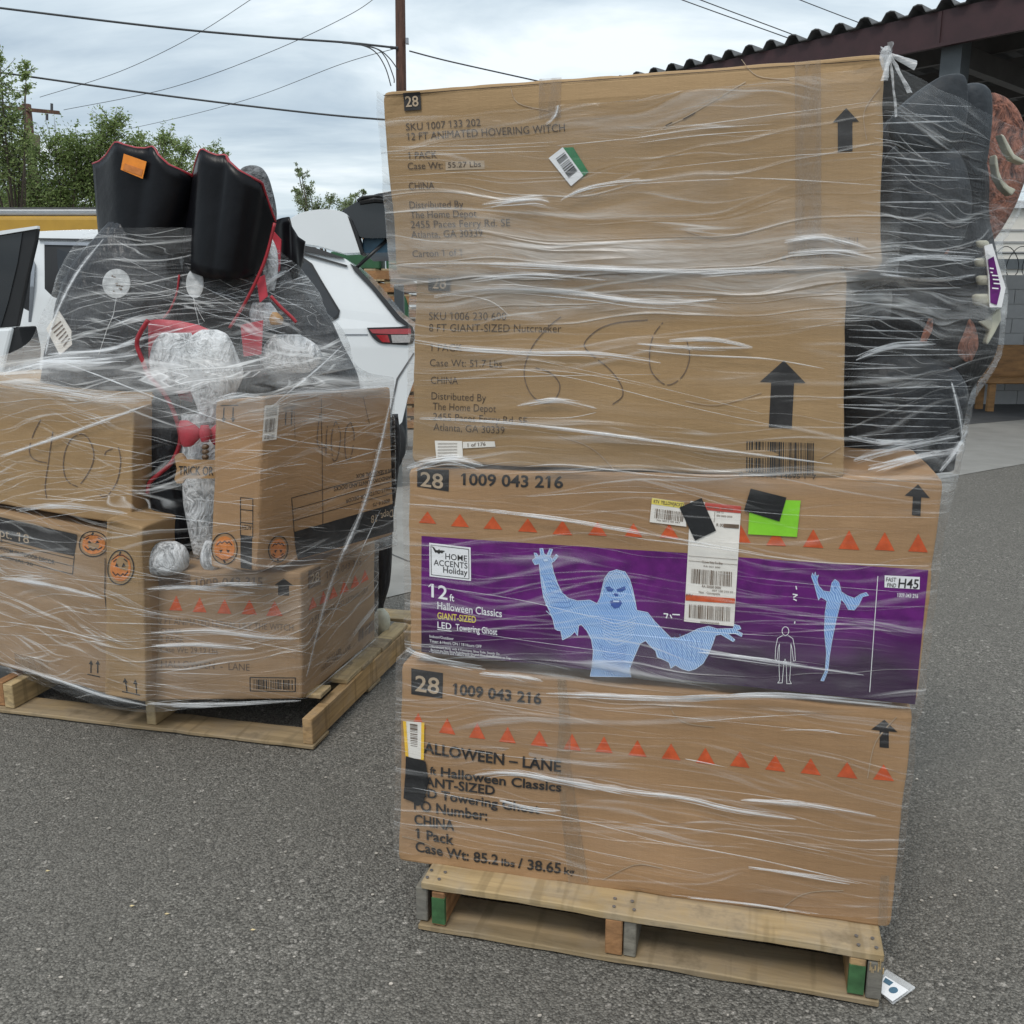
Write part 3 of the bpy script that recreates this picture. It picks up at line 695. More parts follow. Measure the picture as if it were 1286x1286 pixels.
L2 = F2.len
D2 = 1.10
s2 = [(L2 - 0.037, L2, 0.005, D2, 'wood_tan_y'), (0.592, 0.630, 0.01, D2, 'wood_pale_y'), (0.016, 0.054, 0.01, D2, 'wood_pale_y'), (-0.032, 0.008, 0.02, D2, 'wood_orange_y')]
t2 = [(-0.03, L2 - 0.075, 0.155, 0.25, 'wood_tan_x')] + [(-0.03, L2 - 0.045, 0.30 + 0.17 * k, 0.42 + 0.17 * k, 'wood_tan_x') for k in range(1)] + \
     [(-0.03, L2 + 0.0, 0.43 + 0.20 * k, 0.53 + 0.20 * k, 'wood_grey_x') for k in range(2)] + [(-0.03, L2 + 0.002, D2 - 0.12, D2, 'wood_tan_x')]
b2 = [(-0.04, L2 + 0.004, -0.004, 0.12, 'wood_grey_x'), (-0.04, L2, 0.48, 0.6, 'wood_grey_x'), (-0.04, L2 + 0.002, D2 - 0.12, D2, 'wood_grey_x')]
p2, board2 = pallet(F2, 'pale wooden pallet with a missing deck board under the boxes of costumed dogs', s2, t2, b2, D2, (0.020, 0.110), 0.128)
board2('deck_board', L2 - 0.068, L2 - 0.006, 0.30, 0.93, 0.1115, 0.129, 'wood_pale_y', 0.002, 8, 'o')
board2('deck_board', L2 - 0.24, L2 - 0.02, 0.115, 0.20, 0.130, 0.147, 'wood_pale_y', 0.002)

# ------------------------------------------------------------------ the tower of four boxes
back1 = lambda dep: (lambda p: F1.m * dep)
G4 = None
# --- bottom box
bx4, f, _ = carton(F1, [(500, 1082), (1120, 1167), (1147, 893), (503, 832)], (0.078, 0.096), back1(0.98), 'card_brown',
    'bottom brown box of the tower, plain with large HALLOWEEN LANE lettering', 4.0, hull=HULL1)
P = Print(f); P.poly([(517, 871), (557, 876), (557, 845.5), (517, 839)]); P.done('number_patch', 'ink', bx4)
P = Print(f); P.text('28', (522, 866.5), (552.5, 871), 19, 0.0016, 0.012); P.done('number_lettering', 'print_tan', bx4)
P = Print(f)
P.text('1009 043 216', (570, 870), (683, 882.5), 12.5, bold=0.022, lift=0.0026)
P.text('HALLOWEEN – LANE', (521.5, 940.5), (708, 966), 13.3, bold=0.022, lift=0.0026)
P.text('12', (520, 966), (537, 968.5), 12.5, bold=0.02, lift=0.0026); P.text('ft', (542, 968.5), (550, 969.7), 9, bold=0.02, lift=0.0026)
P.text('Halloween Classics', (556, 971.3), (708.5, 991.5), 11.2, bold=0.022, lift=0.0026)
P.text('GIANT-SIZED', (519, 981.5), (625, 994.5), 11.2, bold=0.022, lift=0.0026)
P.text('LED Towering Ghost', (521, 995.5), (681, 1019), 11.2, bold=0.022, lift=0.0026)
P.text('PO Number:', (521, 1014), (615, 1027.5), 12.8, bold=0.02, lift=0.0026)
P.text('CHINA', (521, 1033.5), (573, 1040.5), 12.8, bold=0.02, lift=0.0026)
P.text('1 Pack', (522, 1052), (572, 1059), 12.8, bold=0.02, lift=0.0026)
P.text('Case Wt: 85.2', (521.5, 1070), (628, 1085.5), 13, bold=0.02, lift=0.0026)
P.text('lbs', (632, 1086), (649, 1088.5), 9, bold=0.02, lift=0.0026); P.text('/', (653, 1089), (659, 1090), 13, bold=0.02, lift=0.0026)
P.text('38.65', (665, 1091), (707, 1097), 13, bold=0.02, lift=0.0026); P.text('kg', (711, 1097.6), (724, 1099.5), 8.5, bold=0.02, lift=0.0026)
P.done('lettering', 'ink', bx4)
P = Print(f); P.arrow((1111, 903), (1094.5, 914.5), (1127.5, 918.5), (1105, 916), (1116.5, 917.3), (1105, 936.5), (1116.5, 938))
P.done('arrow_mark', 'ink', bx4)
P = Print(f)
for x, y, w, h in ((526.4, 912, 20, 18), (564, 918.6, 21, 19), (602.5, 924, 21, 19), (641, 929, 21, 19), (681, 933.7, 22, 19), (722, 939.3, 22, 20), (762, 943, 22, 20),
                   (804, 948, 23, 20), (846, 952.6, 24, 20), (889, 958, 24, 20), (932, 962, 24.5, 20), (976, 966.6, 25, 20), (1020, 970.4, 25, 20), (1065, 974.4, 25.5, 20), (1110, 978, 26, 20)):
    P = Print(f); P.tri(x, y, w, h, lean=0.11); P.done('triangle_mark', 'ink_orange', bx4)
P = Print(f)
tp = [(708, 852, 5.5), (713, 900, 7), (711, 950, 9), (716, 1000, 10), (722, 1050, 11.5), (729, 1109, 12.5)]
for (x0, y0, w0), (x1, y1, w1) in zip(tp, tp[1:]): P.poly([(x0 - w0, y0), (x0 + w0, y0), (x1 + w1, y1), (x1 - w1, y1)], 0.0018)
P.done('packing_tape', 'clear_tape', bx4)
P = Print(f); P.poly([(1106, 1097), (1117, 1098), (1114, 1163), (1103, 1161)], 0.0018); P.done('packing_tape', 'clear_tape', bx4)
P = Print(f); P.grid([(511, 949), (534, 951), (535, 905), (507, 903.5)], 4, 6, 0.0036); P.done('sticker', 'paper', bx4, 'small white sticker with yellow edges')
P = Print(f); P.poly([(510.5, 949), (514.5, 949), (511, 904), (507, 903.5)], 0.0043); P.poly([(530.5, 951), (534.5, 951), (535, 905), (531, 904.5)], 0.0043); P.done('sticker_edge', 'yellow_tag', bx4)
P = Print(f); P.bars([(526, 935), (526, 907), (516, 906), (517, 934)], 14, 0.5, 0.0043); P.done('barcode', 'ink_marker', bx4)
P = Print(f); P.poly([(510, 980), (541, 979), (537, 953), (511, 947)], 0.0052); P.poly([(508, 1000), (533, 1009), (541.8, 976), (510, 974)], 0.0057); P.done('black_tape', 'black_tape', bx4)

def creases(face, root, specs):  # each crease is a pale and a dark line, its relief shading painted
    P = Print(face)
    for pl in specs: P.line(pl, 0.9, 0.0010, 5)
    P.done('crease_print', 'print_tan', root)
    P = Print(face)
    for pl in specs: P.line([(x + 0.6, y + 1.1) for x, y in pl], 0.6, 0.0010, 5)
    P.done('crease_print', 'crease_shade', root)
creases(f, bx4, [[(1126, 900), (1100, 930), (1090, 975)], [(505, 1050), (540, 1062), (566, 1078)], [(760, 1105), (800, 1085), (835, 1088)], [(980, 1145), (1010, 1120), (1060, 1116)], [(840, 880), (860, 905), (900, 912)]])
# --- purple panel box
bx3, f, _ = carton(F1, [(514, 818), (1152, 886), (1187, 601), (511, 588)], (0.070, 0.086), back1(0.98), 'card_tan',
    'brown box with a purple towering ghost picture panel, second from the bottom of the tower', 3.0, hull=HULL1, bulge=0.003)
P = Print(f); P.poly([(523, 611), (559.5, 617), (559.5, 589.5), (523, 588.5)]); P.done('number_patch', 'ink', bx3)
P = Print(f); P.text('28', (527, 610), (553, 613.5), 18, 0.0016, 0.012); P.done('number_lettering', 'print_tan', bx3)
P = Print(f); P.text('1009 043 216', (573.5, 608.3), (693.5, 613), 14, bold=0.022)
P.done('lettering', 'ink', bx3)
P = Print(f); P.arrow((1149.7, 608), (1131.5, 622), (1166, 625.5), (1142.7, 623.3), (1154.3, 624.3), (1141.5, 646.5), (1153.3, 648)); P.done('arrow_mark', 'ink', bx3)
P = Print(f)
for x, y, w, h in ((535, 657, 20, 15), (572.6, 661, 21, 16), (611, 664, 22, 16), (652, 667.5, 23, 17), (693.5, 671, 24, 18), (736, 672, 23, 17), (780, 673.5, 22, 17), (824.3, 675.5, 24, 18),
                   (869, 678, 25, 20), (915, 680.5, 26, 22), (961, 684.5, 26, 20), (1009.5, 687, 27, 23), (1057, 689.5, 28, 24), (1105, 691, 27, 23), (1150.6, 693, 27, 23)):
    P = Print(f); P.tri(x, y, w, h, lean=0.06); P.done('triangle_mark', 'ink_orange', bx3)
P = Print(f); P.grid([(528, 818.5), (1149, 884.5), (1165, 716), (528, 673)], 40, 12, 0.0008); P.done('picture_panel', 'purple', bx3)
P = Print(f); P.poly([(537.6, 723.4), (585.7, 728.7), (585, 687), (537, 681.4)], 0.0016)
for t, a, b, c in (('12', (536.5, 748.5), (558.6, 752.5), 16.5), ('ft', (561, 753.5), (566.3, 754.3), 8.5), ('Halloween Classics', (546.8, 764), (622, 773.8), 9.2), ('LED', (546.8, 787.7), (563, 789.7), 8), ('Towering Ghost', (568, 790.2), (616.5, 796), 8)):
    P.text(t, a, b, c, 0.0016, 0.012)
P.line([(546.8, 789.6), (563, 791.6)], 1.0, 0.0016)
for t, a, b in (('Indoor/Outdoor', (537.6, 800), (565.6, 803)), ('Timer: 6 Hours ON / 18 Hours OFF', (537.6, 806), (598, 812.6)), ('• Illuminated Body with 4 Functions, Slow Fade, Steady On', (537.6, 812.6), (619, 821.4)),
                ('  Bottom to Top, Slow Fade/Steady On and Slow Fade/Bottom to Top', (539.0, 816.6), (632, 826.8)), ('• Ground Stakes and Tethers Included', (537.6, 818.9), (590, 824.7))):
    P.text(t, a, b, 3.6 if 'Ind' in t or 'Tim' in t else 2.9, 0.0016, 0.004)
P.poly([(1105, 737), (1153, 740), (1153.3, 724.5), (1105.3, 722)], 0.0016)
P.text('1009 043 216', (1122, 749), (1151, 751), 5, 0.0016, 0.01)
P.line([(1096, 723), (1091, 795), (1086.5, 868)], 0.9, 0.0016)
for pl in ([(987, 735), (988, 739)], [(983, 745), (989, 746), (984, 749)], [(984, 751), (988, 753)], [(986, 779), (985.5, 781.5)], [(818, 769.5), (823, 770), (821, 775)], [(826, 771), (828, 775)], [(829, 770.5), (838, 771)]):
    P.line(pl, 1.5, 0.0016)
P.line([(973.7 + 4.5 * math.cos(k * 0.5), 791 + 5.5 * math.sin(k * 0.5)) for k in range(14)], 0.8, 0.0016)
P.line([(970, 796.5), (963.5, 800), (961, 812), (960.5, 827), (963, 827.5), (964.5, 812), (966, 807)], 0.7, 0.0016)
P.line([(977.5, 796.5), (983.5, 800.5), (986, 813), (987, 828), (984.5, 828.5), (982.5, 813), (981, 807)], 0.7, 0.0016)
P.line([(966, 807), (965.5, 830), (966.5, 853), (964, 856), (970, 856), (972, 830), (973.5, 826), (975, 830), (976, 857), (982, 857), (979.8, 853), (981, 830), (981, 807)], 0.7, 0.0016)
P.done('white_lettering', 'white_print', bx3)
P = Print(f); P.text('GIANT-SIZED', (546.8, 776), (591.6, 781), 8, 0.0016, 0.014); P.done('yellow_lettering', 'yellow_print', bx3)
P = Print(f)
P.line([(539.6, 721.2), (583.4, 726), (582.8, 689.2), (539.1, 684)], 0.7, 0.0023); P.line([(539.1, 684), (539.6, 721.2)], 0.7, 0.0023)
P.text('HOME', (555.8, 701.6), (581, 704.6), 7.4, 0.0023, 0.004); P.text('ACCENTS', (542.4, 709.2), (581.5, 713.4), 7.2, 0.0023, 0.004); P.text('Holiday', (553.5, 718.3), (581.5, 721.8), 7.4, 0.0023, 0.006)
P.poly([(540, 685.5), (543, 687.5), (545, 690.5), (547.5, 690.5), (548.5, 689), (549.5, 690.7), (552, 690.6), (555.5, 691.5), (553.5, 693), (552, 694.5), (550, 693.6), (548.5, 695.5), (546, 693.4), (544, 693.6), (542.5, 690.5)], 0.0023)
P.text('FAST', (1107, 729.3), (1120.5, 730), 5.0, 0.0023, 0.008); P.text('FIND', (1108.5, 736.4), (1120.5, 737.2), 5.0, 0.0023, 0.008); P.text('H45', (1123.5, 737.4), (1151, 739), 11.5, 0.0023, 0.012)
P.done('logo_lettering', 'redlining' if False else 'ink', bx3)
gx = lambda L: [(640 + x / 4.434, 680 + y / 4.434) for x, y in L]
ghost = [(78, 100), (95, 85), (88, 60), (100, 62), (112, 80), (122, 70), (118, 36), (134, 35), (140, 65), (155, 75), (170, 38), (186, 40), (172, 80), (185, 95), (205, 68), (216, 78), (195, 105), (180, 115), (190, 165), (210, 225), (235, 280), (270, 310), (320, 325), (385, 320), (425, 340), (440, 310), (455, 240), (465, 200), (490, 165), (530, 153), (575, 165), (600, 205), (615, 255), (630, 320), (640, 378), (700, 390), (740, 440), (780, 480), (830, 530), (870, 530), (920, 510), (980, 480), (1040, 465), (1090, 480), (1180, 478), (1185, 455), (1215, 463), (1224, 480), (1195, 487), (1232, 505), (1228, 522), (1190, 505), (1150, 507), (1190, 540), (1180, 550), (1110, 510), (1080, 515), (1065, 560), (1040, 620), (1010, 670), (970, 700), (930, 712), (890, 700), (855, 680), (830, 697), (820, 665), (790, 650), (755, 635), (745, 600), (720, 580), (690, 545), (660, 560), (625, 640), (602, 700), (610, 745), (388, 742), (400, 680), (405, 600), (395, 540), (370, 490), (340, 455), (325, 460), (320, 517), (305, 495), (280, 520), (240, 540), (230, 490), (212, 487), (200, 480), (190, 430), (165, 370), (140, 310), (128, 240), (120, 170), (115, 120), (92, 125)]
hx = lambda L: [(800 + x / 3.137, 570 + y / 3.137) for x, y in L]
ghost2 = [(650, 480), (655, 466), (661, 478), (666, 462), (670, 478), (680, 474), (674, 490), (680, 515), (700, 536), (728, 540), (735, 505), (748, 491), (765, 503), (775, 540), (800, 555), (830, 565), (855, 550), (880, 543), (890, 555), (865, 560), (850, 590), (830, 612), (805, 610), (790, 585), (775, 570), (768, 600), (755, 650), (740, 720), (728, 790), (722, 850), (705, 890), (692, 888), (710, 850), (715, 780), (705, 690), (708, 620), (715, 575), (690, 560), (680, 572), (672, 545), (662, 510)]
P = Print(f); P.poly(gx(ghost), 0.0015); P.poly(hx(ghost2), 0.0015); P.done('ghost_picture', 'ghost', bx3)
P = Print(f); P.line(gx(ghost + ghost[:1]), 0.8, 0.0022); P.line(hx(ghost2 + ghost2[:1]), 0.5, 0.0022); P.done('ghost_highlights', 'ghost_light', bx3)
P = Print(f)
P.poly(gx([(470, 250), (490, 245), (515, 262), (505, 275), (480, 272)]), 0.0021); P.poly(gx([(530, 262), (575, 245), (580, 262), (560, 275), (535, 275)]), 0.0021)
P.poly(gx([(512, 290), (520, 282), (535, 284), (540, 300), (525, 300)]), 0.0021); P.poly(gx([(495, 325), (520, 318), (552, 322), (560, 340), (545, 362), (520, 368), (500, 352)]), 0.0021)
P.done('ghost_shading', 'ghost_dark', bx3)
P = Print(f); P.poly(hx([(740, 506), (747, 507), (745, 512)]), 0.0021); P.poly(hx([(752, 507), (758, 506), (755, 512)]), 0.0021); P.poly(hx([(744, 520), (756, 520), (750, 530)]), 0.0021)
for k in range(9): P.line(gx([(430 + k * 6, 560 + k * 18), (500, 590 + k * 16), (590 - k * 2, 570 + k * 15)]), 0.55, 0.0021, 4)
for k in range(7): P.line(gx([(150 + k * 6, 200 + k * 26), (190 + k * 14, 215 + k * 24), (215 + k * 14, 250 + k * 14)]), 0.6, 0.0021, 4)
for k in range(9): P.line(gx([(760 + k * 30, 520 + 14 * math.sin(k)), (780 + k * 28, 590), (800 + k * 24, 655)]), 0.6, 0.0021, 4)
P.done('ghost_shading', 'ghost_mid', bx3)
P = Print(f)
for k in range(8): P.line(gx([(440 + k * 3, 420 + k * 16), (530, 450 + k * 17), (640 - k * 3, 415 + k * 16)]), 0.8, 0.0024, 5)
P.line(gx([(452, 300), (470, 215), (530, 165), (590, 215), (628, 330)]), 0.9, 0.0024, 6)
P.poly(gx([(510, 322), (545, 324), (543, 332), (513, 331)]), 0.0025)
P.line(gx([(480, 290), (500, 305), (560, 305), (580, 285)]), 0.7, 0.0024, 4)
P.poly(gx([(135, 95), (160, 92), (162, 105), (140, 108)]), 0.0024)
for k in range(6): P.line(gx([(128 + k * 5, 190 + k * 38), (150 + k * 7, 260 + k * 30)]), 0.8, 0.0024)
P.done('ghost_highlights', 'ghost_light', bx3)
P = Print(f); P.grid([(800, 655), (846, 661), (843, 631), (803, 624.7)], 5, 3, 0.0028); P.grid([(843.5, 779), (907, 785), (915.6, 635), (851, 629)], 6, 10, 0.0024); P.done('shipping_label', 'paper', bx3)
P = Print(f); P.poly([(802.2, 632.3), (843, 638.5), (843, 631), (803, 624.7)], 0.0034); P.done('label_band', 'yellow_print', bx3)
P = Print(f); P.poly([(869, 640), (915.2, 644), (915.6, 635), (869.4, 630.6)], 0.0034); P.done('label_band', 'red_print', bx3)
P = Print(f); P.poly([(845.2, 753), (908, 756.5), (908.2, 750), (845.4, 745.6)], 0.0034); P.done('label_band', 'ink_orange', bx3)
P = Print(f)
P.text('RTV  YELLOWJACKET', (805, 631), (843, 636.6), 4.2, 0.0038, 0.02); P.bars([(806, 650), (842, 655), (843, 643), (807, 638)], 24, 0.5, 0.0036, 3)
P.text('No 0012 00 447', (809, 653.5), (838, 657.2), 2.2, 0.0036)
P.bars([(852, 731.5), (904.5, 735.5), (905, 717), (853, 713.5)], 34, 0.5, 0.0036, 4); P.bars([(849.5, 774), (902, 779), (902.5, 761), (850, 757.5)], 34, 0.5, 0.0036, 5)
P.text('I Love You To Bits', (866, 706), (892, 708), 3, 0.0036, 0.01); P.text('RA 001 000', (868, 711), (889, 712.6), 2, 0.0036)
P.text('RA 00000 0000', (866, 736.4), (890, 738.4), 3, 0.0036, 0.01); P.text('007 100 210 01', (879, 741.4), (905, 743.5), 2.4, 0.0036); P.text('Non - Conveyable', (862, 743.6), (889, 746), 2.8, 0.0036, 0.01)
P.text('RTV', (846, 747.8), (854, 748.6), 3.5, 0.0038, 0.01); P.text('000000000', (864, 780.4), (888, 782.5), 2.4, 0.0036)
P.line([(849, 703.5), (911, 708)], 0.5, 0.0036); P.line([(849, 697.5), (911, 701.6)], 0.5, 0.0036); P.line([(882, 641.5), (881, 655)], 0.5, 0.0036)
P.poly([(893, 661.5), (912.6, 663), (912.9, 658), (893.3, 656.8)], 0.0036)
P.text('SHIP TO', (884, 643.5), (893, 644.4), 2.4, 0.0036); P.text('000 0000 0000', (884, 648), (904, 649.6), 2.4, 0.0036); P.text('R 00', (884, 660), (893, 660.7), 3.6, 0.0036, 0.01)
P.text('RETURN  GOODS', (872, 637.8), (905, 641), 3, 0.0039, 0.01)
P.done('label_print', 'ink_marker', bx3)
P = Print(f); P.grid([(924.5, 670), (988, 673.5), (992.5, 628), (927, 626)], 4, 3, 0.0030); P.done('sticker', 'lime', bx3, 'bright lime green sticker')
P = Print(f); P.grid([(857, 678), (883.7, 665.4), (865, 625), (837, 637)], 3, 3, 0.0046); P.grid([(919, 640.4), (965, 654), (974, 624), (927.6, 612.7)], 3, 3, 0.0046); P.done('black_tape', 'black_tape', bx3)

# --- second box from the top
bx2, f, _ = carton(F1, [(516, 581), (1061, 603), (1065, 338), (521, 346)], (0.075, 0.085), back1(0.50), 'card_gold',
    'narrower brown box with serif lettering and marker scrawl, second from the top of the tower', 2.0, hull=HULL1)
P = Print(f); P.grid([(538.6, 364), (566, 364.8), (566, 343.6), (538.6, 343.4)], 6, 6, 0.0032); P.done('number_patch', 'ink', bx2, )
P = Print(f); P.text('28', (544, 361.5), (561, 362), 14, 0.0042, 0.004); P.done('number_lettering', 'print_tan', bx2)
P = Print(f)
for t, a, b, c in (('SKU 1006 230 600', (539, 399.6), (634.5, 400), 9.3), ('8 FT GIANT-SIZED Nutcracker', (539, 413.8), (703.5, 415), 9.3), ('1 PACK', (540, 438), (580, 438.6), 9), ('Case Wt: 51.7 Lbs', (540, 457), (629.5, 458.6), 9),
                   ('CHINA', (541, 479), (574.5, 479.8), 9), ('Distributed By', (541.5, 499), (609.5, 501.6), 9.3), ('The Home Depot', (543, 512.3), (622, 515.4), 9.3), ('2455 Paces Ferry Rd, SE', (543.5, 525.5), (661.5, 531), 9.3), ('Atlanta, GA 30339', (544, 538.8), (632.5, 543.2), 9.3)):
    P.text(t, a, b, c, bold=-0.006)
P.done('lettering', 'ink_brown', bx2)
P = Print(f); P.arrow((983.6, 449.5), (953.5, 476), (1011, 477.5), (967.5, 476.8), (996.5, 477.2), (964.5, 533.8), (993.6, 535)); P.done('arrow_mark', 'ink', bx2)
P = Print(f); P.bars([(936, 592), (1022.5, 597), (1022.8, 554), (936.5, 551.5)], 36, 0.52, seed=11)
P.text('0  0842445 14695 1  7', (927, 597.6), (1024.5, 602), 6, bold=0.004); P.done('barcode', 'ink', bx2)
P = Print(f)
for st in ([(703, 396), (688, 408), (668, 432), (657.5, 463), (665, 490), (682, 503), (697, 497), (702, 480), (690, 465), (672, 459)],
           [(812, 399.6), (773.6, 403), (749, 412), (732.6, 429.5), (744, 444), (764, 460), (778.6, 479), (781, 494), (768.6, 504.5)],
           [(831, 403), (818.7, 420), (814.5, 446), (819, 466), (837, 480), (856, 469), (865, 446), (861, 424)]):
    P.line(st, 1.25, 0.0014, 6, 0.05)
P.done('marker_scrawl', 'ink_marker', bx2)
P = Print(f); P.poly([(548, 575.5), (581, 573), (580, 552.5), (546, 552)], 0.0018); P.poly([(581, 562), (621, 560), (620, 553), (581, 553.5)], 0.0018); P.done('sticker', 'paper', bx2)
f2_ = f
P = Print(f); P.text('1 of 176', (586, 560), (609, 558.5), 4.5, 0.0026, 0.01)
for k in range(5): P.text('00000000', (550, 557 + k * 4), (574, 556.7 + k * 3.9), 1.8, 0.0026)
P.done('sticker_print', 'ink_marker', bx2)

# --- top box
bx1, f, _ = carton(F1, [(497, 350), (1107, 338), (1113, 68), (479, 114)], (0.060, 0.080), back1(0.50), 'card_gold',
    'wide brown box on top of the tower with HOVERING WITCH lettering', 1.0, hull=HULL1)
P = Print(f); P.grid([(507, 139), (528, 137.5), (527, 115.4), (506, 117)], 6, 6, 0.0032); P.done('number_patch', 'ink', bx1)
P = Print(f); P.text('28', (509, 134), (525, 133), 13, 0.0042, 0.012); P.done('number_lettering', 'print_tan', bx1)
P = Print(f)
for t, a, b, c in (('SKU 1007 133 202', (509, 163.3), (603, 158.3), 9), ('12 FT ANIMATED HOVERING WITCH', (510.3, 176), (709, 165.8), 9.3), ('1 PACK', (512.5, 199.6), (548.5, 198.2), 8.6), ('Case Wt:', (512.5, 213), (556, 211.8), 8.6), ('55.27 Lbs', (562.5, 210.8), (603, 209.4), 7),
                   ('CHINA', (514, 238), (545.6, 237), 8.6), ('Distributed By', (515, 262), (581.5, 260.8), 9), ('The Home Depot', (516, 274.3), (598, 272.5), 9), ('2455 Paces Ferry Rd. SE', (516.5, 286.6), (640, 284), 9), ('Atlanta, GA 30339', (517, 299), (605.5, 297), 9), ('Carton 1 of 1', (518.5, 323), (579.5, 321), 8.6)):
    P.text(t, a, b, c, 0.0016)
P.text('8', (981, 327), (986, 327), 6)
P.done('lettering', 'ink_brown', bx1)
P = Print(f); P.poly([(559.5, 214), (607.5, 212), (607, 201.5), (559, 203.3)], 0.0008); P.done('sticker', 'print_tan', bx1, 'pale strip under the case weight')
P = Print(f); P.arrow((1062, 136), (1045, 154), (1078.5, 153), (1051.3, 153.8), (1070, 153.2), (1051.5, 191), (1070, 190.2)); P.done('arrow_mark', 'ink', bx1)
P = Print(f); P.bars([(989, 325), (1079, 322), (1079, 298), (989, 300)], 32, 0.4, seed=21); P.done('barcode', 'ink_marker', bx1)
P = Print(f); P.poly([(704, 186), (719, 185.5), (738, 216.5), (729, 224)], 0.0018); P.done('sticker_backing', 'green_tag', bx1)
P = Print(f); P.poly([(688, 199), (706, 185.5), (731.5, 221), (716, 234)], 0.0026); P.done('sticker', 'white_print', bx1, 'tilted white barcode sticker with a green edge')
P = Print(f); P.bars([(697, 200), (709.5, 191.5), (725, 215), (713.5, 225)][0:1] + [(714, 225), (725, 216), (708, 192)], 13, 0.5, 0.0034, 8); P.done('barcode', 'ink', bx1)
P = Print(f)
P.grid([(998, 341), (1031, 340), (1030, 75), (997, 78)], 2, 14, 0.0015); P.done('packing_tape', 'clear_tape', bx1)
P = Print(f); P.grid([(676, 150), (704, 148), (704, 97.5), (676, 99.5)], 2, 5, 0.0015); P.done('packing_tape', 'clear_tape', bx1)
P = Print(f); P.line([(832, 161), (856, 151), (900, 125), (935, 104)], 1.3, 0.0012); P.done('scratch', 'print_tan', bx1)
P = Print(f); P.line([(835, 159), (843, 155)], 1.2, 0.0016); P.line([(857, 151), (872, 143)], 1.3, 0.0016); P.done('scratch_mark', 'ink_brown', bx1)
P = Print(f); P.line([(482, 120), (800, 97), (1108, 74.5)], 1.0, 0.0012, 8); P.done('flap_seam', 'ink_brown', bx1)
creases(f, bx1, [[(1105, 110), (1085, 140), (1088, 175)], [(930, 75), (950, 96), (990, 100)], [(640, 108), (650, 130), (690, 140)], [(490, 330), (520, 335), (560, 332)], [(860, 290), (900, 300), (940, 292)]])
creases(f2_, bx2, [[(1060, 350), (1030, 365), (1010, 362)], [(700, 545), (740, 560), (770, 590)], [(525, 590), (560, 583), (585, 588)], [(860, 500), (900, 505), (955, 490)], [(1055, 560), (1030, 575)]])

# ------------------------------------------------------------------ the left load: boxes
BG = None
offs_lily = (-0.133, 0.045)
def back_to(P, px, z): return at_z(px[0], px[1], z) - P
# box with the lethal witch lettering, lower right
pa, pb = F2.w(0, offs_lily[0], 0), F2.w(1, offs_lily[1], 0)
dl = (pb - pa) / np.linalg.norm(pb - pa); nl = np.array([-dl[1], dl[0], 0])
fr_br = on_plane(380, 878, pa, nl)
bv = back_to(fr_br, (471, 801), fr_br[2] + 0.004); bv[2] = 0
bxl, f, rt = carton(F2, [(180, 880), (380, 879), (378, 719), (181, 716)], offs_lily, bv, 'card_mid',
    'brown box with LETHAL LILY lettering and red triangles, lower right of the left load', 11.0, hull=HULL2, bulge=0.006, N=24)
P = Print(f); P.poly([(199, 738), (240, 737.5), (240, 721), (199, 721)]); P.done('number_patch', 'ink_marker', bxl)
P = Print(f); P.text('1009 043 315', (245, 737), (331, 736), 11, bold=0.01)
for t, a, b, c in (('12 FT ANIMATED LETHAL LILY THE WITCH', (196, 781), (369, 790), 8), ('CHINA', (203, 793), (230, 794.5), 7), ('1 PACK', (203, 803.5), (233, 805), 7), ('Case Wt: 29.12 Lbs', (203, 816.5), (276, 819.5), 7.5), ('HALLOWEEN  -  LANE', (204, 836), (316, 840), 9)):
    P.text(t, a, b, c)
P.done('lettering', 'ink_marker', bxl)
P = Print(f); P.arrow((357, 726), (346, 734), (368.5, 734.5), (350, 734.2), (363.5, 734.5), (350, 746.5), (363.5, 747)); P.done('arrow_mark', 'ink', bxl)
P = Print(f); P.bars([(320, 864), (369, 865), (369, 852), (320, 851)], 26, 0.5, seed=31); P.line([(316.5, 866.5), (371.5, 867.5), (371.5, 849.5), (316.5, 848.5), (316.5, 866.5)], 1.2); P.done('barcode', 'ink', bxl)
for x, y, w in ((222, 765, 17), (252.5, 767, 18), (284, 768.5, 18), (315, 769.5, 19), (346, 771.5, 20)):
    P = Print(f); P.tri(x, y, w, 18, lean=0.03); P.done('triangle_mark', 'ink_orange', bxl)
P = Print(rt); P.poly([(387, 740), (403, 733.5), (403, 711), (387, 717)]); P.done('number_patch', 'ink_marker', bxl)
P = Print(rt); P.text('28', (389.5, 734), (401.5, 729), 12, 0.0016, 0.012); P.done('number_lettering', 'print_tan', bxl)
P = Print(rt); P.bars([(450, 806), (470, 790.5), (470, 777), (450, 791)], 18, 0.5, seed=33); P.text('1009 043 315', (410, 727), (452, 708.5), 9); P.text('12 FT ANIMATED LETHAL LILY', (387, 785), (462, 742), 7); P.text('CHINA', (390, 806), (402, 798), 6); P.text('29.12 LBS', (410, 832), (428, 818), 6); P.text('HALLOWEEN LANE', (404, 843), (441, 815), 7); P.done('lettering', 'ink_marker', bxl)
for x, y in ((392, 764), (406, 757), (419, 751), (432, 744), (445, 737), (457, 730)):
    P = Print(rt); P.tri(x, y, 11, 15, lean=-0.45); P.done('triangle_mark', 'ink_orange', bxl)
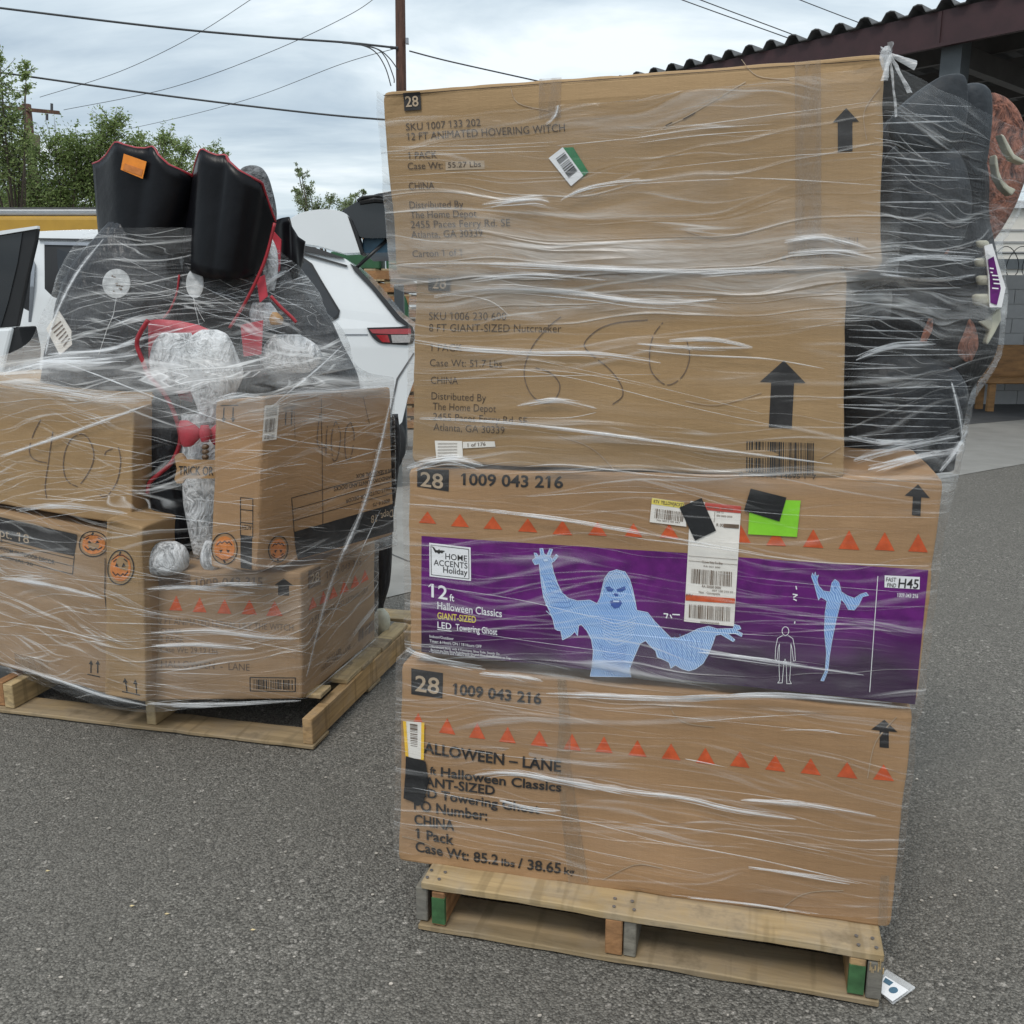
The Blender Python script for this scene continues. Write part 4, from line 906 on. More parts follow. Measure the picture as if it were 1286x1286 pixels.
pump = lambda P, c, rx, ry, s_=1: (P.line([(c[0] - rx * .55, c[1] - s_ * ry * .35), (c[0] - rx * .3, c[1] - s_ * ry * .5)], 1.3), P.line([(c[0] + rx * .3, c[1] - s_ * ry * .5), (c[0] + rx * .55, c[1] - s_ * ry * .35)], 1.3),
    P.poly([(c[0] - rx * .42, c[1] - s_ * ry * .1), (c[0] - rx * .12, c[1] - s_ * ry * .05), (c[0] - rx * .28, c[1] - s_ * ry * .3)], 0.0016), P.poly([(c[0] + rx * .12, c[1] - s_ * ry * .05), (c[0] + rx * .42, c[1] - s_ * ry * .1), (c[0] + rx * .28, c[1] - s_ * ry * .3)], 0.0016),
    P.line([(c[0] - rx * .6, c[1] + s_ * ry * .22), (c[0] - rx * .35, c[1] + s_ * ry * .45), (c[0] - rx * .2, c[1] + s_ * ry * .34), (c[0], c[1] + s_ * ry * .5), (c[0] + rx * .2, c[1] + s_ * ry * .34), (c[0] + rx * .35, c[1] + s_ * ry * .45), (c[0] + rx * .6, c[1] + s_ * ry * .22)], 1.3, 0.0016),
    P.line([(c[0] - rx * .08, c[1] - s_ * ry * .72), (c[0] + rx * .02, c[1] - s_ * ry * .9)], 2.2, 0.0016), P.line([(c[0] - rx * .7, c[1] - s_ * ry * .45), (c[0] - rx * .2, c[1] - s_ * ry * .72), (c[0] + rx * .2, c[1] - s_ * ry * .72), (c[0] + rx * .7, c[1] - s_ * ry * .45)], 1.0, 0.0016),
    P.ring(c, rx, ry, 1.3, 0.0016))
def pumpkin(face, root, c, rx, ry, s_=1):
    P = Print(face); P.disc(c, rx * .8, ry * .8, 0.0010); P.done('pumpkin_mark', 'ink_pumpkin', root)
    P = Print(face); pump(P, c, rx, ry, s_); P.done('pumpkin_print', 'ink', root)
# lower left, wide
bxw, f, _ = carton(F2, [(-70, 818), (135, 873), (134, 678), (-70, 624)], (0.085, -0.15), F2.m * 0.62, 'card_mid',
    'brown box with black Dept. 18 band, lower left of the left load', 12.0, hull=HULL2, bulge=0.006, N=24)
P = Print(f); P.grid([(-68, 657), (97, 698), (99.5, 672), (-68, 632.5)], 24, 3, 0.0014); P.done('black_band', 'ink', bxw)
P = Print(f); P.text('Dept. 18', (-14, 668), (43.5, 682.5), 10.5, 0.0024); P.done('band_lettering', 'print_tan', bxw)
P = Print(f); P.text('DOTCOM OUTDOOR DECOR', (-2, 688.5), (75, 708), 5.2, bold=0.012); P.text('SEASONAL 28', (-2, 697.5), (48, 710), 4.2); P.text('00.44', (-3, 678.5), (9, 681.5), 4.4, bold=0.01)
P.line([(-68, 678.5), (96, 719.5), (97, 698)], 1.0); P.line([(-68, 669), (96.5, 710)], 0.8); P.line([(-68, 660.5), (97, 701.5)], 0.8)
for x in (117, 124.5): P.line([(x, 844), (x, 829)], 1.4); P.poly([(x - 2.4, 832.5), (x + 2.4, 833.5), (x, 827.5)])
P.line([(113, 846), (127, 849)], 1.3); P.line([(132.5, 700), (132, 742), (134, 765)], 0.8); P.done('lettering', 'ink', bxw)
pumpkin(f, bxw, (119, 683), 17, 15)
P = Print(f); P.grid([(25, 836), (66, 847), (66, 831), (25, 820)], 4, 2); P.done('packing_tape', 'clear_tape', bxw)
# narrow upright carton in front
bxn, f, _ = carton(F2, [(131, 874), (184, 884), (178, 662), (133, 650)], (-0.045, -0.10), F2.m * 0.26, 'card_gold',
    'tall narrow box with one orange pumpkin mark and two arrows, corner of the left load', 13.0, hull=HULL2, N=8)
pumpkin(f, bxn, (152.8, 704), 17, 19.5)
P = Print(f)
for x, o_ in ((158, 0), (170.5, 2)): P.line([(x + 1, 867 + o_), (x - 1, 848 + o_)], 1.5); P.poly([(x - 4, 853 + o_), (x + 2, 853.5 + o_), (x - 1.2, 846 + o_)])
P.line([(153, 867), (176, 871)], 1.6); P.done('arrow_mark', 'ink', bxn)
# upper left, marker scrawl
bxu, f, _ = carton(F2, [(-75, 622), (165, 661), (168, 510), (-75, 474)], (0.095, -0.02), F2.m * 0.5, 'card_gold',
    'plain brown box with a hand drawn number, upper left of the left load', 14.0, hull=HULL2, bulge=0.006, N=24)
P = Print(f); z2 = lambda L: [(x / 5.145, 470 + y / 5.145) for x, y in L]
for st in (z2([(285, 293), (240, 380), (212, 470), (222, 525), (260, 555), (325, 570)]), z2([(362, 370), (352, 460), (335, 580), (312, 720), (318, 800)]), z2([(548, 382), (490, 410), (450, 480), (433, 570), (440, 650), (470, 700), (520, 725)]),
           z2([(548, 382), (590, 410), (622, 490), (618, 570), (580, 650), (540, 705)]), z2([(690, 520), (700, 495), (735, 478)]), z2([(770, 470), (785, 560), (768, 680), (720, 765), (680, 790), (658, 772)])):
    P.line(st, 1.3, 0.0014, 6, 0.05)
P.done('marker_scrawl', 'ink_marker', bxu)
# tilted box upper right, standing on the lily box, upside down
c10 = at_z(322, 719, 0.608); c00 = at_z(264, 713, 0.612); c20 = at_z(495, 673, 0.615)
c11 = at_y(331, 497, c10[1] + 0.01); c01 = at_y(270, 503, c00[1] + 0.01); c21 = at_y(491, 486, c20[1] + 0.01)
dd = c20 - c10
c30 = c00 + dd; c31 = c01 + (c21 - c11)
rootr = empty('cardboard_box', (c10 + c20 + c00 + c30) / 4, 'brown box standing upside down on the lower right box, two pumpkin marks beside its corner', 'box', math.atan2((c10 - c00)[1], (c10 - c00)[0]))
ff = Face(c00, c10, c11, c01, 15.0, 0.003); fw = Face(c10, c20, c21, c11, 16.0, 0.006)
hexa('carton', [c00, c10, c11, c01, c30, c20, c21, c31], {'front': ff, 'right': fw}, 'card_tan', rootr, N=10, Mz=20, K=24, hull=HULL2)
pumpkin(ff, rootr, (282, 689), 16, 19.5, -1); pumpkin(fw, rootr, (350, 687), 13, 18, -1)
P = Print(ff); P.line([(302, 625), (317.5, 626.5)], 1); P.line([(302, 640), (317.5, 641.5)], 1); P.line([(302, 656), (317.5, 658)], 1); P.line([(302, 625), (302, 673)], 1); P.line([(317.5, 626.5), (317.5, 675)], 1)
P.poly([(302, 713), (316, 715.5), (317, 673.5), (302, 671.5)]); P.text('ACEH', (316, 660), (304, 659), -6); 
for x in (281, 292): P.line([(x, 512), (x - 1, 529)], 1.5); P.poly([(x - 3.2, 525), (x + 2, 525.3), (x - 1, 531)])
P.line([(277, 509.5), (298, 509)], 1.4); P.done('lettering', 'ink', rootr)
P = Print(fw)
P.grid([(375, 702), (494, 667), (493.5, 629), (370, 664)], 20, 4, 0.0014); P.line([(370, 664), (366, 619), (490, 588)], 0.9); P.line([(367, 634), (491, 600)], 0.8); P.line([(368.5, 649), (492, 615)], 0.8)
P.text('WINDOWS PLANTS AND DOCKS', (491, 592), (420, 606), -5, bold=0.006); P.text('IN A SEASONAL BOX', (491, 583.5), (447, 590), -5, bold=0.006); P.text('HALLS OUTDOOR DECOR', (491, 606), (434, 622), -5); P.text('00014-75', (489, 622), (468, 628), -5)
for x in (360, 367.5): P.line([(x, 509), (x - 1, 530)], 1.4)
P.line([(357, 511), (371, 508.5)], 1.3); P.done('lettering', 'ink', rootr)
P = Print(fw); P.text('Dept. 18', (492.5, 636.5), (466, 644.5), -10, 0.0026); P.done('band_lettering', 'print_tan', rootr)
P = Print(fw); P.grid([(329, 549), (347.5, 547), (351, 506), (332, 508)], 3, 4, 0.0018); P.done('shipping_label', 'paper', rootr)
P = Print(fw); P.bars([(332, 539), (345, 537.5), (347, 522), (333.5, 523.5)], 12, 0.5, 0.0026, 41); P.bars([(331.5, 547), (345, 545.5), (345.5, 541), (332, 542.5)], 16, 0.5, 0.0026, 42)
for k in range(4): P.text('00 0000000', (334, 512.5 + 2.6 * k), (348, 511 + 2.6 * k), 1.8, 0.0026)
P.done('label_print', 'ink_marker', rootr)
P = Print(fw)
z4 = lambda L: [(300 + x / 5.845, 380 + y / 5.845) for x, y in L]
for st in (z4([(600, 800), (580, 930), (578, 1000), (600, 1035), (640, 1030)]), z4([(655, 885), (645, 960), (640, 1080)]), z4([(715, 850), (690, 920), (680, 1010), (690, 1110), (705, 1130), (725, 1105), (745, 1000), (745, 920), (715, 850)]), z4([(825, 858), (790, 900), (778, 1000), (785, 1100), (800, 1118), (822, 1100), (842, 1000), (845, 930), (825, 858)])):
    P.line(st, 1.2, 0.0012, 5, 0.08)
P.done('marker_scrawl', 'ink_marker', rootr)
P = Print(fw); P.line([(404, 500), (406, 690)], 0.8); P.line([(370, 503), (371, 545)], 0.5); P.line([(457, 497), (464, 528)], 0.6); P.done('crease_print', 'ink_brown', rootr)  # creases drawn as dark shade lines

# ------------------------------------------------------------------ lofted figures
def blob(b, rows, Y, ratio=0.7, k=5, n=40, pleat=None, hull=None, rough=0.0, seed=0.0):
    """rows: photograph (y, left x, right x) -> an elliptical body of depth = ratio * width at distance Y"""
    R_ = catmull(rows, k); rings = []
    for j, (py, xl, xr) in enumerate(R_):
        if xr - xl < 0.6: xr = xl + 0.6
        a, c = at_y(xl, py, Y), at_y(xr, py, Y); m_ = (a + c) / 2; hw = (c - a)[0] / 2; ring = []
        for i in range(n):
            th = 2 * math.pi * i / n; s_ = 1.0
            if pleat: s_ += pleat[0] * math.sin(th * pleat[1] + 3 * vn(py * 0.013, seed, th))
            if rough: s_ += rough * vn(m_[0] * 3 + math.cos(th) * 1.7, math.sin(th) * 1.7 + seed, m_[2] * 9)
            ring.append(m_ + np.array([math.cos(th) * hw * s_, math.sin(th) * hw * ratio * s_, 0]))
        rings.append(ring)
        if hull is not None: hull.extend(ring)
    v = [p for r_ in rings for p in r_]; f = []; m = len(rings)
    for j in range(m - 1):
        for i in range(n): f.append((j * n + i, j * n + (i + 1) % n, (j + 1) * n + (i + 1) % n, (j + 1) * n + i))
    v += [sum(rings[0]) / n, sum(rings[-1]) / n]
    f += [(m * n, (i + 1) % n, i) for i in range(n)] + [(m * n + 1, (m - 1) * n + i, (m - 1) * n + (i + 1) % n) for i in range(n)]
    b.add(v, f); return b
def blobs(name, mat, parent, specs, label=None):
    b = MB()
    for rows, Y, kw in specs: blob(b, rows, Y, **kw)
    o = b.build(name, M[mat], parent, True)
    if label: o['label'] = label
    return o
def resamp(P, n):
    P = np.array(P, float); L = np.r_[0, np.cumsum(np.hypot(*np.diff(P, axis=0).T))]; t = np.linspace(0, L[-1], n)
    return np.stack([np.interp(t, L, P[:, 0]), np.interp(t, L, P[:, 1])], 1)
def loft_sheet(name, mat, parent, top, bot, Y, bulge, n=48, rows=10, thick=0.012, flare=0.0, trim=None):
    T, B = resamp(top, n), resamp(bot, n); V = []; edge = []
    for j in range(rows + 1):
        t = j / rows
        for i in range(n):
            u = i / (n - 1); p = T[i] * (1 - t) + B[i] * t
            y = Y - bulge * math.sin(math.pi * u) - bulge * 0.16 * abs(math.sin(math.pi * u * 2.5)) * (1 - 0.6 * t) + flare * (1 - t) + 0.006 * vn(u * 5, t * 2, Y)
            V.append(at_y(p[0], p[1], y))
            if j == 0: edge.append(V[-1])
    m = len(V); V += [p + np.array([0, thick, 0]) for p in V]; f = []
    for j in range(rows):
        for i in range(n - 1):
            a, b_, c, d = j * n + i, j * n + i + 1, (j + 1) * n + i + 1, (j + 1) * n + i
            f += [(a, b_, c, d), (a + m, d + m, c + m, b_ + m)]
    rim = [i for i in range(n)] + [j * n + n - 1 for j in range(1, rows + 1)] + [rows * n + i for i in range(n - 2, -1, -1)] + [j * n for j in range(rows - 1, 0, -1)]
    for a, b_ in zip(rim, rim[1:] + rim[:1]): f.append((a, a + m, b_ + m, b_))
    o = MB(); o.add(V, f); o = o.build(name, M[mat], parent, True)
    if trim:
        t = MB(); t.tube([p + np.array([0, thick / 2, 0]) for p in edge], trim, 8); t.build('trim', M['redtrim'], parent, True)
    return o
def ptube(name, mat, parent, px, Y, r, k=5):
    P = catmull([(x, y) for x, y in px], k) if k else px
    b = MB(); b.tube([at_y(p[0], p[1], Y) for p in P], r, 7); return b.build(name, M[mat], parent, True)
def plate(name, mat, parent, px, Y, th=0.006, Y2=None):
    b = MB(); n = len(px)
    b.prism([at_y(x, y, Y if Y2 is None else Y + (Y2 - Y) * i / (n - 1)) for i, (x, y) in enumerate(px)], (0, th, 0)); return b.build(name, M[mat], parent)
def fig(name, px, Y, label, cat): return empty(name, at_y(px[0], px[1], Y), label, cat)

# 1: figure with its back turned, orange sticker on the collar
g = fig('costumed_dog_figure', (130, 500), 3.45, 'figure in a black cape, back turned, tall collar with an orange sticker', 'figure')
blobs('cape', 'fabric_grey', g, [([(280, 135, 215), (300, 118, 222), (330, 95, 228), (370, 74, 235), (420, 61, 225), (470, 55, 212), (505, 52, 205)], 3.45, dict(ratio=0.55, pleat=(0.035, 9), hull=HULL2, rough=0.05))])
loft_sheet('collar', 'blackvinyl', g, [(116, 206), (124, 203), (133, 195), (140, 184), (145, 178), (155, 182), (170, 186), (182, 186.5), (192, 184), (198, 195), (211, 207), (227, 214), (242, 221), (246, 238), (251, 256), (257, 273)],
    [(123, 292), (128, 298), (160, 306), (200, 318), (228, 322), (238, 312)], 3.48, 0.12, trim=0.0055)
plate('sticker', 'orange_sticker', g, [(151.5, 213), (155.5, 193), (184, 203), (179, 224.5)], 3.352, 0.003)['label'] = 'orange sticker'
plate('sticker_print', 'ink_pumpkin', g, [(154.5, 213), (156.5, 205), (179.5, 213), (177.5, 221)], 3.3505, 0.001)
tagc = lambda c, rx, ry: [(c[0] + rx * math.cos(k * math.pi / 12), c[1] + ry * math.sin(k * math.pi / 12)) for k in range(24)]
plate('round_tag', 'tagwhite', g, tagc((146, 356), 17.5, 18.5), 3.318, 0.004)
b = MB()
for k in range(10): b.prism([at_y(x, y, 3.3165) for x, y in tagc((137 + random.random() * 18, 346 + random.random() * 20), 1 + random.random(), 0.8)], (0, 0.001, 0))
b.build('tag_print', M['ink_marker'], g)['kind'] = 'stuff'
ptube('cord', 'tagwhite', g, [(146, 374), (144, 385), (142, 396), (135, 412), (131, 424), (124, 445)], 3.312, 0.0013)
ptube('cord', 'tagwhite', g, [(160, 375), (185, 374), (210, 371), (225, 366)], 3.312, 0.0012)
plate('paper_tag', 'paper', g, [(58, 413), (73.5, 390), (97, 427), (75, 446)], 3.335, 0.004)
b = MB()
for k in range(6): b.prism([at_y(*p, 3.3335) for p in [(64 + k * 3, 413 + k * 4.2), (76 + k * 2.2, 403 + k * 4.2), (76.8 + k * 2.2, 404.4 + k * 4.2), (65 + k * 3, 414.5 + k * 4.2)]], (0, 0.001, 0))
b.build('tag_print', M['ink_marker'], g)['kind'] = 'stuff'
# 2: second back
g = fig('costumed_dog_figure', (285, 500), 3.38, 'figure in a black cape, back turned, grey round tag below a red edged collar', 'figure')
blobs('cape', 'blackvinyl', g, [([(290, 242, 330), (310, 234, 334), (340, 230, 330), (370, 226, 322), (400, 222, 308), (430, 220, 300), (500, 215, 290)], 3.40, dict(ratio=0.5, pleat=(0.03, 7), hull=HULL2))])
loft_sheet('collar', 'blackvinyl', g, [(241, 225), (245, 206), (250, 190), (253, 187), (262, 192), (272, 195.5), (283, 194.5), (287, 203), (299, 214), (314, 222), (328, 229), (333, 244), (339, 262), (345, 278)],
    [(228, 322), (240, 342), (262, 350), (290, 352), (318, 346), (334, 330)], 3.40, 0.14, trim=0.0055)
plate('round_tag', 'tagwhite', g, tagc((244.5, 356), 11, 18.5), 3.318, 0.004)
ptube('cord', 'tagwhite', g, [(243, 374), (245, 386), (248, 398), (252, 416)], 3.312, 0.0013); ptube('cord', 'tagwhite', g, [(243, 374), (250, 392), (257, 404)], 3.312, 0.0010)
ptube('cape_edge', 'redtrim', g, [(345, 280), (335, 320), (322, 352), (305, 385), (288, 412)], 3.30, 0.0055)
ptube('cape_edge', 'redtrim', g, [(225, 345), (222, 368), (214, 388), (205, 400)], 3.31, 0.0035)
# stone grey head behind
g = fig('grey_monster_head', (322, 290), 3.62, 'rough grey rounded head rising behind the red edged collar', 'figure')
blobs('head', 'grey_fur', g, [([(208, 312, 322), (212, 303, 330), (225, 297, 338), (245, 295, 344), (268, 296, 347), (290, 300, 346), (330, 300, 345), (420, 295, 350)], 3.65, dict(ratio=0.8, rough=0.06))])
# 3: figure facing right
g = fig('costumed_dog_figure', (360, 470), 3.55, 'figure with white fur face turned sideways and a small black collar lined red', 'figure')
loft_sheet('collar', 'blackvinyl', g, [(344, 277), (354, 273.5), (363, 272), (366, 284), (374, 297), (383, 303)], [(342, 345), (352, 352), (366, 358), (374, 348), (380, 330)], 3.58, 0.06, n=30)
plate('collar_lining', 'redlining', g, [(333, 318), (344, 291), (353, 301), (351, 340), (338, 352), (327, 342)], 3.50, 0.01)
blobs('head', 'white_fur', g, [([(300, 334, 342), (312, 328, 347), (330, 325, 349), (348, 322, 348), (365, 325, 345)], 3.46, dict(ratio=0.8, rough=0.08, n=24))])
blobs('cape', 'fabric_grey', g, [([(335, 330, 372), (360, 318, 384), (390, 306, 405), (420, 300, 422), (445, 296, 434), (470, 290, 445), (500, 290, 450)], 3.55, dict(ratio=0.5, pleat=(0.04, 9), hull=HULL2, rough=0.06))])
blobs('fur', 'white_fur', g, [([(420, 345, 375), (432, 335, 395), (445, 330, 402), (458, 332, 398), (468, 345, 385)], 3.36, dict(ratio=0.4, rough=0.28, pleat=(0.06, 7), n=48)), ([(380, 318, 340), (395, 314, 348), (410, 318, 340)], 3.36, dict(ratio=0.4, rough=0.15, n=24))])
for px in ([(302, 408), (330, 402), (328, 445), (306, 448)], [(322, 350), (332, 345), (336, 372), (326, 380)]): plate('lining', 'redlining', g, px, 3.315, 0.008)
ptube('cape_edge', 'redtrim', g, [(340, 372), (352, 385), (366, 398), (372, 405)], 3.30, 0.006)
blobs('ear', 'bone_sign', g, [([(392, 342, 348), (400, 338, 356), (408, 340, 354)], 3.32, dict(ratio=0.6, n=20))])
# 4: white dog figure facing out between the boxes
YD = 3.16
g = fig('costumed_dog_figure', (225, 700), YD, 'white furred dog figure with red bow tie and bone shaped sign, between two boxes', 'figure')
blobs('cape', 'blackvinyl', g, [([(470, 196, 290), (500, 190, 300), (540, 186, 300), (580, 186, 296), (620, 187, 292), (660, 190, 290), (704, 192, 286)], YD + 0.18, dict(ratio=0.35, pleat=(0.03, 7)))])
blobs('leg', 'blackvinyl', g, [([(585, 192, 220), (610, 189, 226), (640, 190, 236), (670, 194, 240), (698, 198, 236)], YD - 0.03, dict(ratio=0.7, pleat=(0.05, 5), n=30))])
blobs('cape_shoulder', 'fabric_grey', g, [([(488, 198, 220), (505, 190, 226), (535, 188, 224), (560, 188, 222), (590, 189, 216), (606, 192, 206)], YD - 0.02, dict(ratio=0.5, pleat=(0.04, 5), n=30))])
loft_sheet('collar_lining', 'redlining', g, [(186, 402), (200, 401), (225, 403), (248, 408), (262, 414)], [(187, 476), (200, 490), (220, 500), (240, 505)], YD + 0.02, -0.05, n=24, rows=8)
ptube('cape_edge', 'redtrim', g, [(186, 402), (176, 418), (172, 433), (180, 455), (187, 472), (203, 490), (215, 510), (224, 535), (226, 556), (216, 580), (200, 595), (188, 606), (185, 620)], YD - 0.06, 0.0075)
blobs('head', 'white_fur', g, [([(414, 254, 272), (420, 243, 284), (432, 234, 292), (450, 231, 298), (470, 236, 302), (490, 242, 296), (508, 248, 286), (524, 252, 276), (532, 255, 270)], YD - 0.07, dict(ratio=0.55, rough=0.2, pleat=(0.045, 9), hull=HULL2, n=64, k=8))])
blobs('cheek_fur', 'white_fur', g, [([(418, 205, 240), (430, 194, 245), (450, 187, 248), (470, 192, 250), (490, 205, 250)], YD - 0.02, dict(ratio=0.3, rough=0.2, pleat=(0.04, 8), hull=HULL2, n=48))])
blobs('chest', 'white_fur', g, [([(520, 228, 290), (545, 225, 290), (575, 224, 290), (605, 228, 286), (640, 232, 278), (670, 238, 272), (698, 244, 268)], YD - 0.04, dict(ratio=0.35, rough=0.10, n=40))])
blobs('bow_tie', 'redlining', g, [([(528, 226, 236), (535, 224, 247), (545, 225, 254), (556, 227, 246), (561, 230, 240)], YD - 0.12, dict(ratio=0.4, n=26)), ([(534, 252, 262), (545, 250, 265), (555, 253, 262)], YD - 0.14, dict(ratio=0.7, n=20)), ([(530, 275, 288), (542, 262, 292), (556, 266, 290), (561, 274, 286)], YD - 0.12, dict(ratio=0.4, n=26))])
for y in (561, 567.5, 574): blobs('bead', 'bead', g, [([(y - 3.6, 256.5, 259.5), (y - 2.4, 254.6, 261.4), (y, 253.6, 262.4), (y + 2.4, 254.6, 261.4), (y + 3.6, 256.5, 259.5)], YD - 0.135, dict(ratio=1, n=16, k=3))])
b = MB(); b.tube([at_y(257 + 3.4 * math.cos(k * 0.55), 581 + 4.2 * math.sin(k * 0.55), YD - 0.135) for k in range(13)], 0.0025, 6); b.build('ring', M['bead'], g, True)
sg = plate('bone_sign', 'bone_sign', g, [(219, 574), (223, 570), (228, 570.5), (233, 578), (286, 579), (291, 574), (296, 577), (296, 603), (291, 606), (286, 601), (233, 601), (229, 607), (222, 607), (219, 602), (222, 589)], YD - 0.175, 0.018)
fs = Face(at_y(219, 606, YD - 0.1755), at_y(300, 607, YD - 0.1755), at_y(300, 573, YD - 0.1755), at_y(219, 572, YD - 0.1755), 0, 0.0)
P = Print(fs); P.text('TRICK OR TREAT', (224.5, 596), (299, 597.5), 11, bold=0.012); P.done('lettering', 'ink', sg)
for rows, Y in (([(681, 200, 222), (688, 188, 232), (700, 181, 237), (712, 180, 236), (719, 188, 228)], 2.99), ([(679, 258, 268), (692, 253, 274), (706, 252, 276), (716, 258, 272)], 3.0)):
    blobs('paw', 'white_fur', g, [(rows, Y, dict(ratio=0.7, rough=0.06, n=30))])
# grey thing at the back edge of the pallet
g = fig('wrapped_grey_figure', (482, 798), 3.72, 'grey film covered figure with a pale round foot, back right edge of the left pallet', 'figure')
blobs('body', 'fabric_grey', g, [([(520, 492, 500), (560, 488, 503), (610, 480, 499), (660, 462, 493), (700, 462, 492), (735, 464, 489), (760, 468, 482), (775, 470, 483)], 3.75, dict(ratio=0.8, rough=0.08, hull=None))])
blobs('foot', 'cream', g, [([(765, 474, 483), (773, 470, 489), (784, 469, 490), (794, 472, 486), (799, 476, 482)], 3.70, dict(ratio=0.9, n=28))])

# ------------------------------------------------------------------ the beast on the right of the tower
g = fig('werewolf_figure', (1150, 592), 2.25, 'dark ribbed werewolf figure wrapped against the right side of the box tower', 'figure')
blobs('torso', 'beast_dark', g, [([(150, 1115, 1210), (180, 1095, 1228), (230, 1075, 1238), (280, 1050, 1240), (330, 1035, 1249), (380, 1030, 1255), (420, 1030, 1252), (455, 1030, 1240), (490, 1030, 1218), (540, 1030, 1204), (588, 1030, 1196)], 2.30, dict(ratio=0.55, rough=0.05, hull=HULL1, n=60, pleat=(0.012, 17)))])
blobs('ear', 'beast_ear', g, [([(93, 1194, 1206), (96, 1182, 1211), (104, 1168, 1214), (118, 1148, 1215), (138, 1126, 1215), (158, 1116, 1212), (176, 1120, 1206), (188, 1132, 1194)], 2.17, dict(ratio=0.4, n=40, pleat=(0.012, 11)))])
blobs('ear', 'beast_ear', g, [([(105, 1216, 1230), (109, 1210, 1238), (120, 1206, 1244), (150, 1204, 1245), (190, 1202, 1241), (215, 1202, 1236), (228, 1206, 1228)], 2.26, dict(ratio=0.7, n=40, pleat=(0.02, 9)))])
M['beast_mid'] = pmat('beast_mid', (0.017, 0.019, 0.023), 0.45, 0.5, 12, 0.7, 30, spec=0.3, dist=0.012)
blobs('shoulder', 'beast_mid', g, [([(180, 1128, 1190), (196, 1114, 1206), (222, 1106, 1216), (258, 1104, 1219), (298, 1110, 1210), (322, 1122, 1196), (334, 1140, 1176)], 2.19, dict(ratio=0.45, n=48, pleat=(0.015, 9), hull=HULL1))])
blobs('thigh', 'beast_mid', g, [([(448, 1100, 1170), (462, 1076, 1198), (490, 1062, 1214), (530, 1058, 1208), (565, 1062, 1200), (588, 1078, 1182)], 2.21, dict(ratio=0.5, n=48, pleat=(0.012, 11), hull=HULL1))])
blobs('head', 'beast_brown', g, [([(117, 1241, 1250), (124, 1236, 1264), (140, 1233, 1278), (165, 1230, 1287), (190, 1228, 1290), (215, 1224, 1288), (240, 1220, 1280), (262, 1216, 1272), (290, 1206, 1256), (310, 1204, 1240)], 2.36, dict(ratio=0.6, rough=0.09, hull=HULL1, n=48))])
for px in ([(1257, 168), (1261, 169), (1269, 183), (1275, 194), (1288, 202), (1287, 206), (1273, 200), (1266, 190), (1261, 178)], [(1250, 193), (1253, 196), (1255, 213), (1260, 226), (1268, 234), (1277, 238), (1271, 246), (1260, 236), (1253, 223), (1250, 206)]):
    bevel(plate('fang', 'cream', g, px, 2.215, 0.03), 0.006, 2)
for x0, y0, w, h in ((1226, 302, 15, 9), (1224, 324, 18, 11), (1226, 346, 19, 12), (1221, 369, 24, 15)):
    b = MB(); blob(b, [(y0, x0 + w * .2, x0 + w * .8), (y0 + h * .2, x0, x0 + w), (y0 + h * .8, x0 + 1, x0 + w + 1), (y0 + h, x0 + w * .25, x0 + w * .8)], 2.19, 0.8, 3, 18); b.build('rib', M['cream'], g, True)
bevel(plate('claw', 'cream', g, [(1257, 387), (1258, 402), (1250, 418), (1241, 433), (1238, 431), (1243, 415), (1229, 404), (1240, 402)], 2.19, 0.02), 0.005, 2)
bevel(plate('claw', 'cream', g, [(1189, 492), (1191, 500), (1184, 515), (1182, 530), (1175, 532), (1177, 513), (1182, 500)], 2.155, 0.02), 0.005, 2)
for rows, Y in (([(394, 1210, 1216), (412, 1203, 1226), (432, 1197, 1229), (446, 1203, 1224), (454, 1212, 1220)], 2.195), ([(462, 1180, 1195), (470, 1177, 1198), (481, 1179, 1190)], 2.18), ([(400, 1166, 1172), (415, 1160, 1171), (430, 1155, 1163)], 2.155), ([(305, 1178, 1185), (313, 1180, 1192), (319, 1184, 1190)], 2.165)):
    blobs('flesh_patch', 'beast_brown', g, [(rows, Y, dict(ratio=0.3, n=24, rough=0.1))])
plate('hang_tag', 'white_print', g, [(1236, 309), (1246, 306), (1263, 361), (1258, 386), (1243, 386), (1241, 345)], 2.165, 0.004, 2.17)
plate('hang_tag_panel', 'purple', g, [(1241, 326), (1248, 322), (1257, 362), (1252, 383), (1244, 380), (1243, 345)], 2.1635, 0.001, 2.1685)
b = MB()
for (x, y, w) in ((1243, 336, 5), (1244, 341, 3), (1246, 345, 9), (1247, 350, 9), (1248, 355, 8), (1246, 361, 8), (1240, 314, 5), (1241, 318, 5)): b.prism([at_y(*p, 2.1615) for p in [(x, y), (x + w, y + 0.6), (x + w, y + 2.2), (x, y + 1.6)]], (0, 0.0008, 0))
b.build('tag_print', M['white_print'], g)['kind'] = 'stuff'

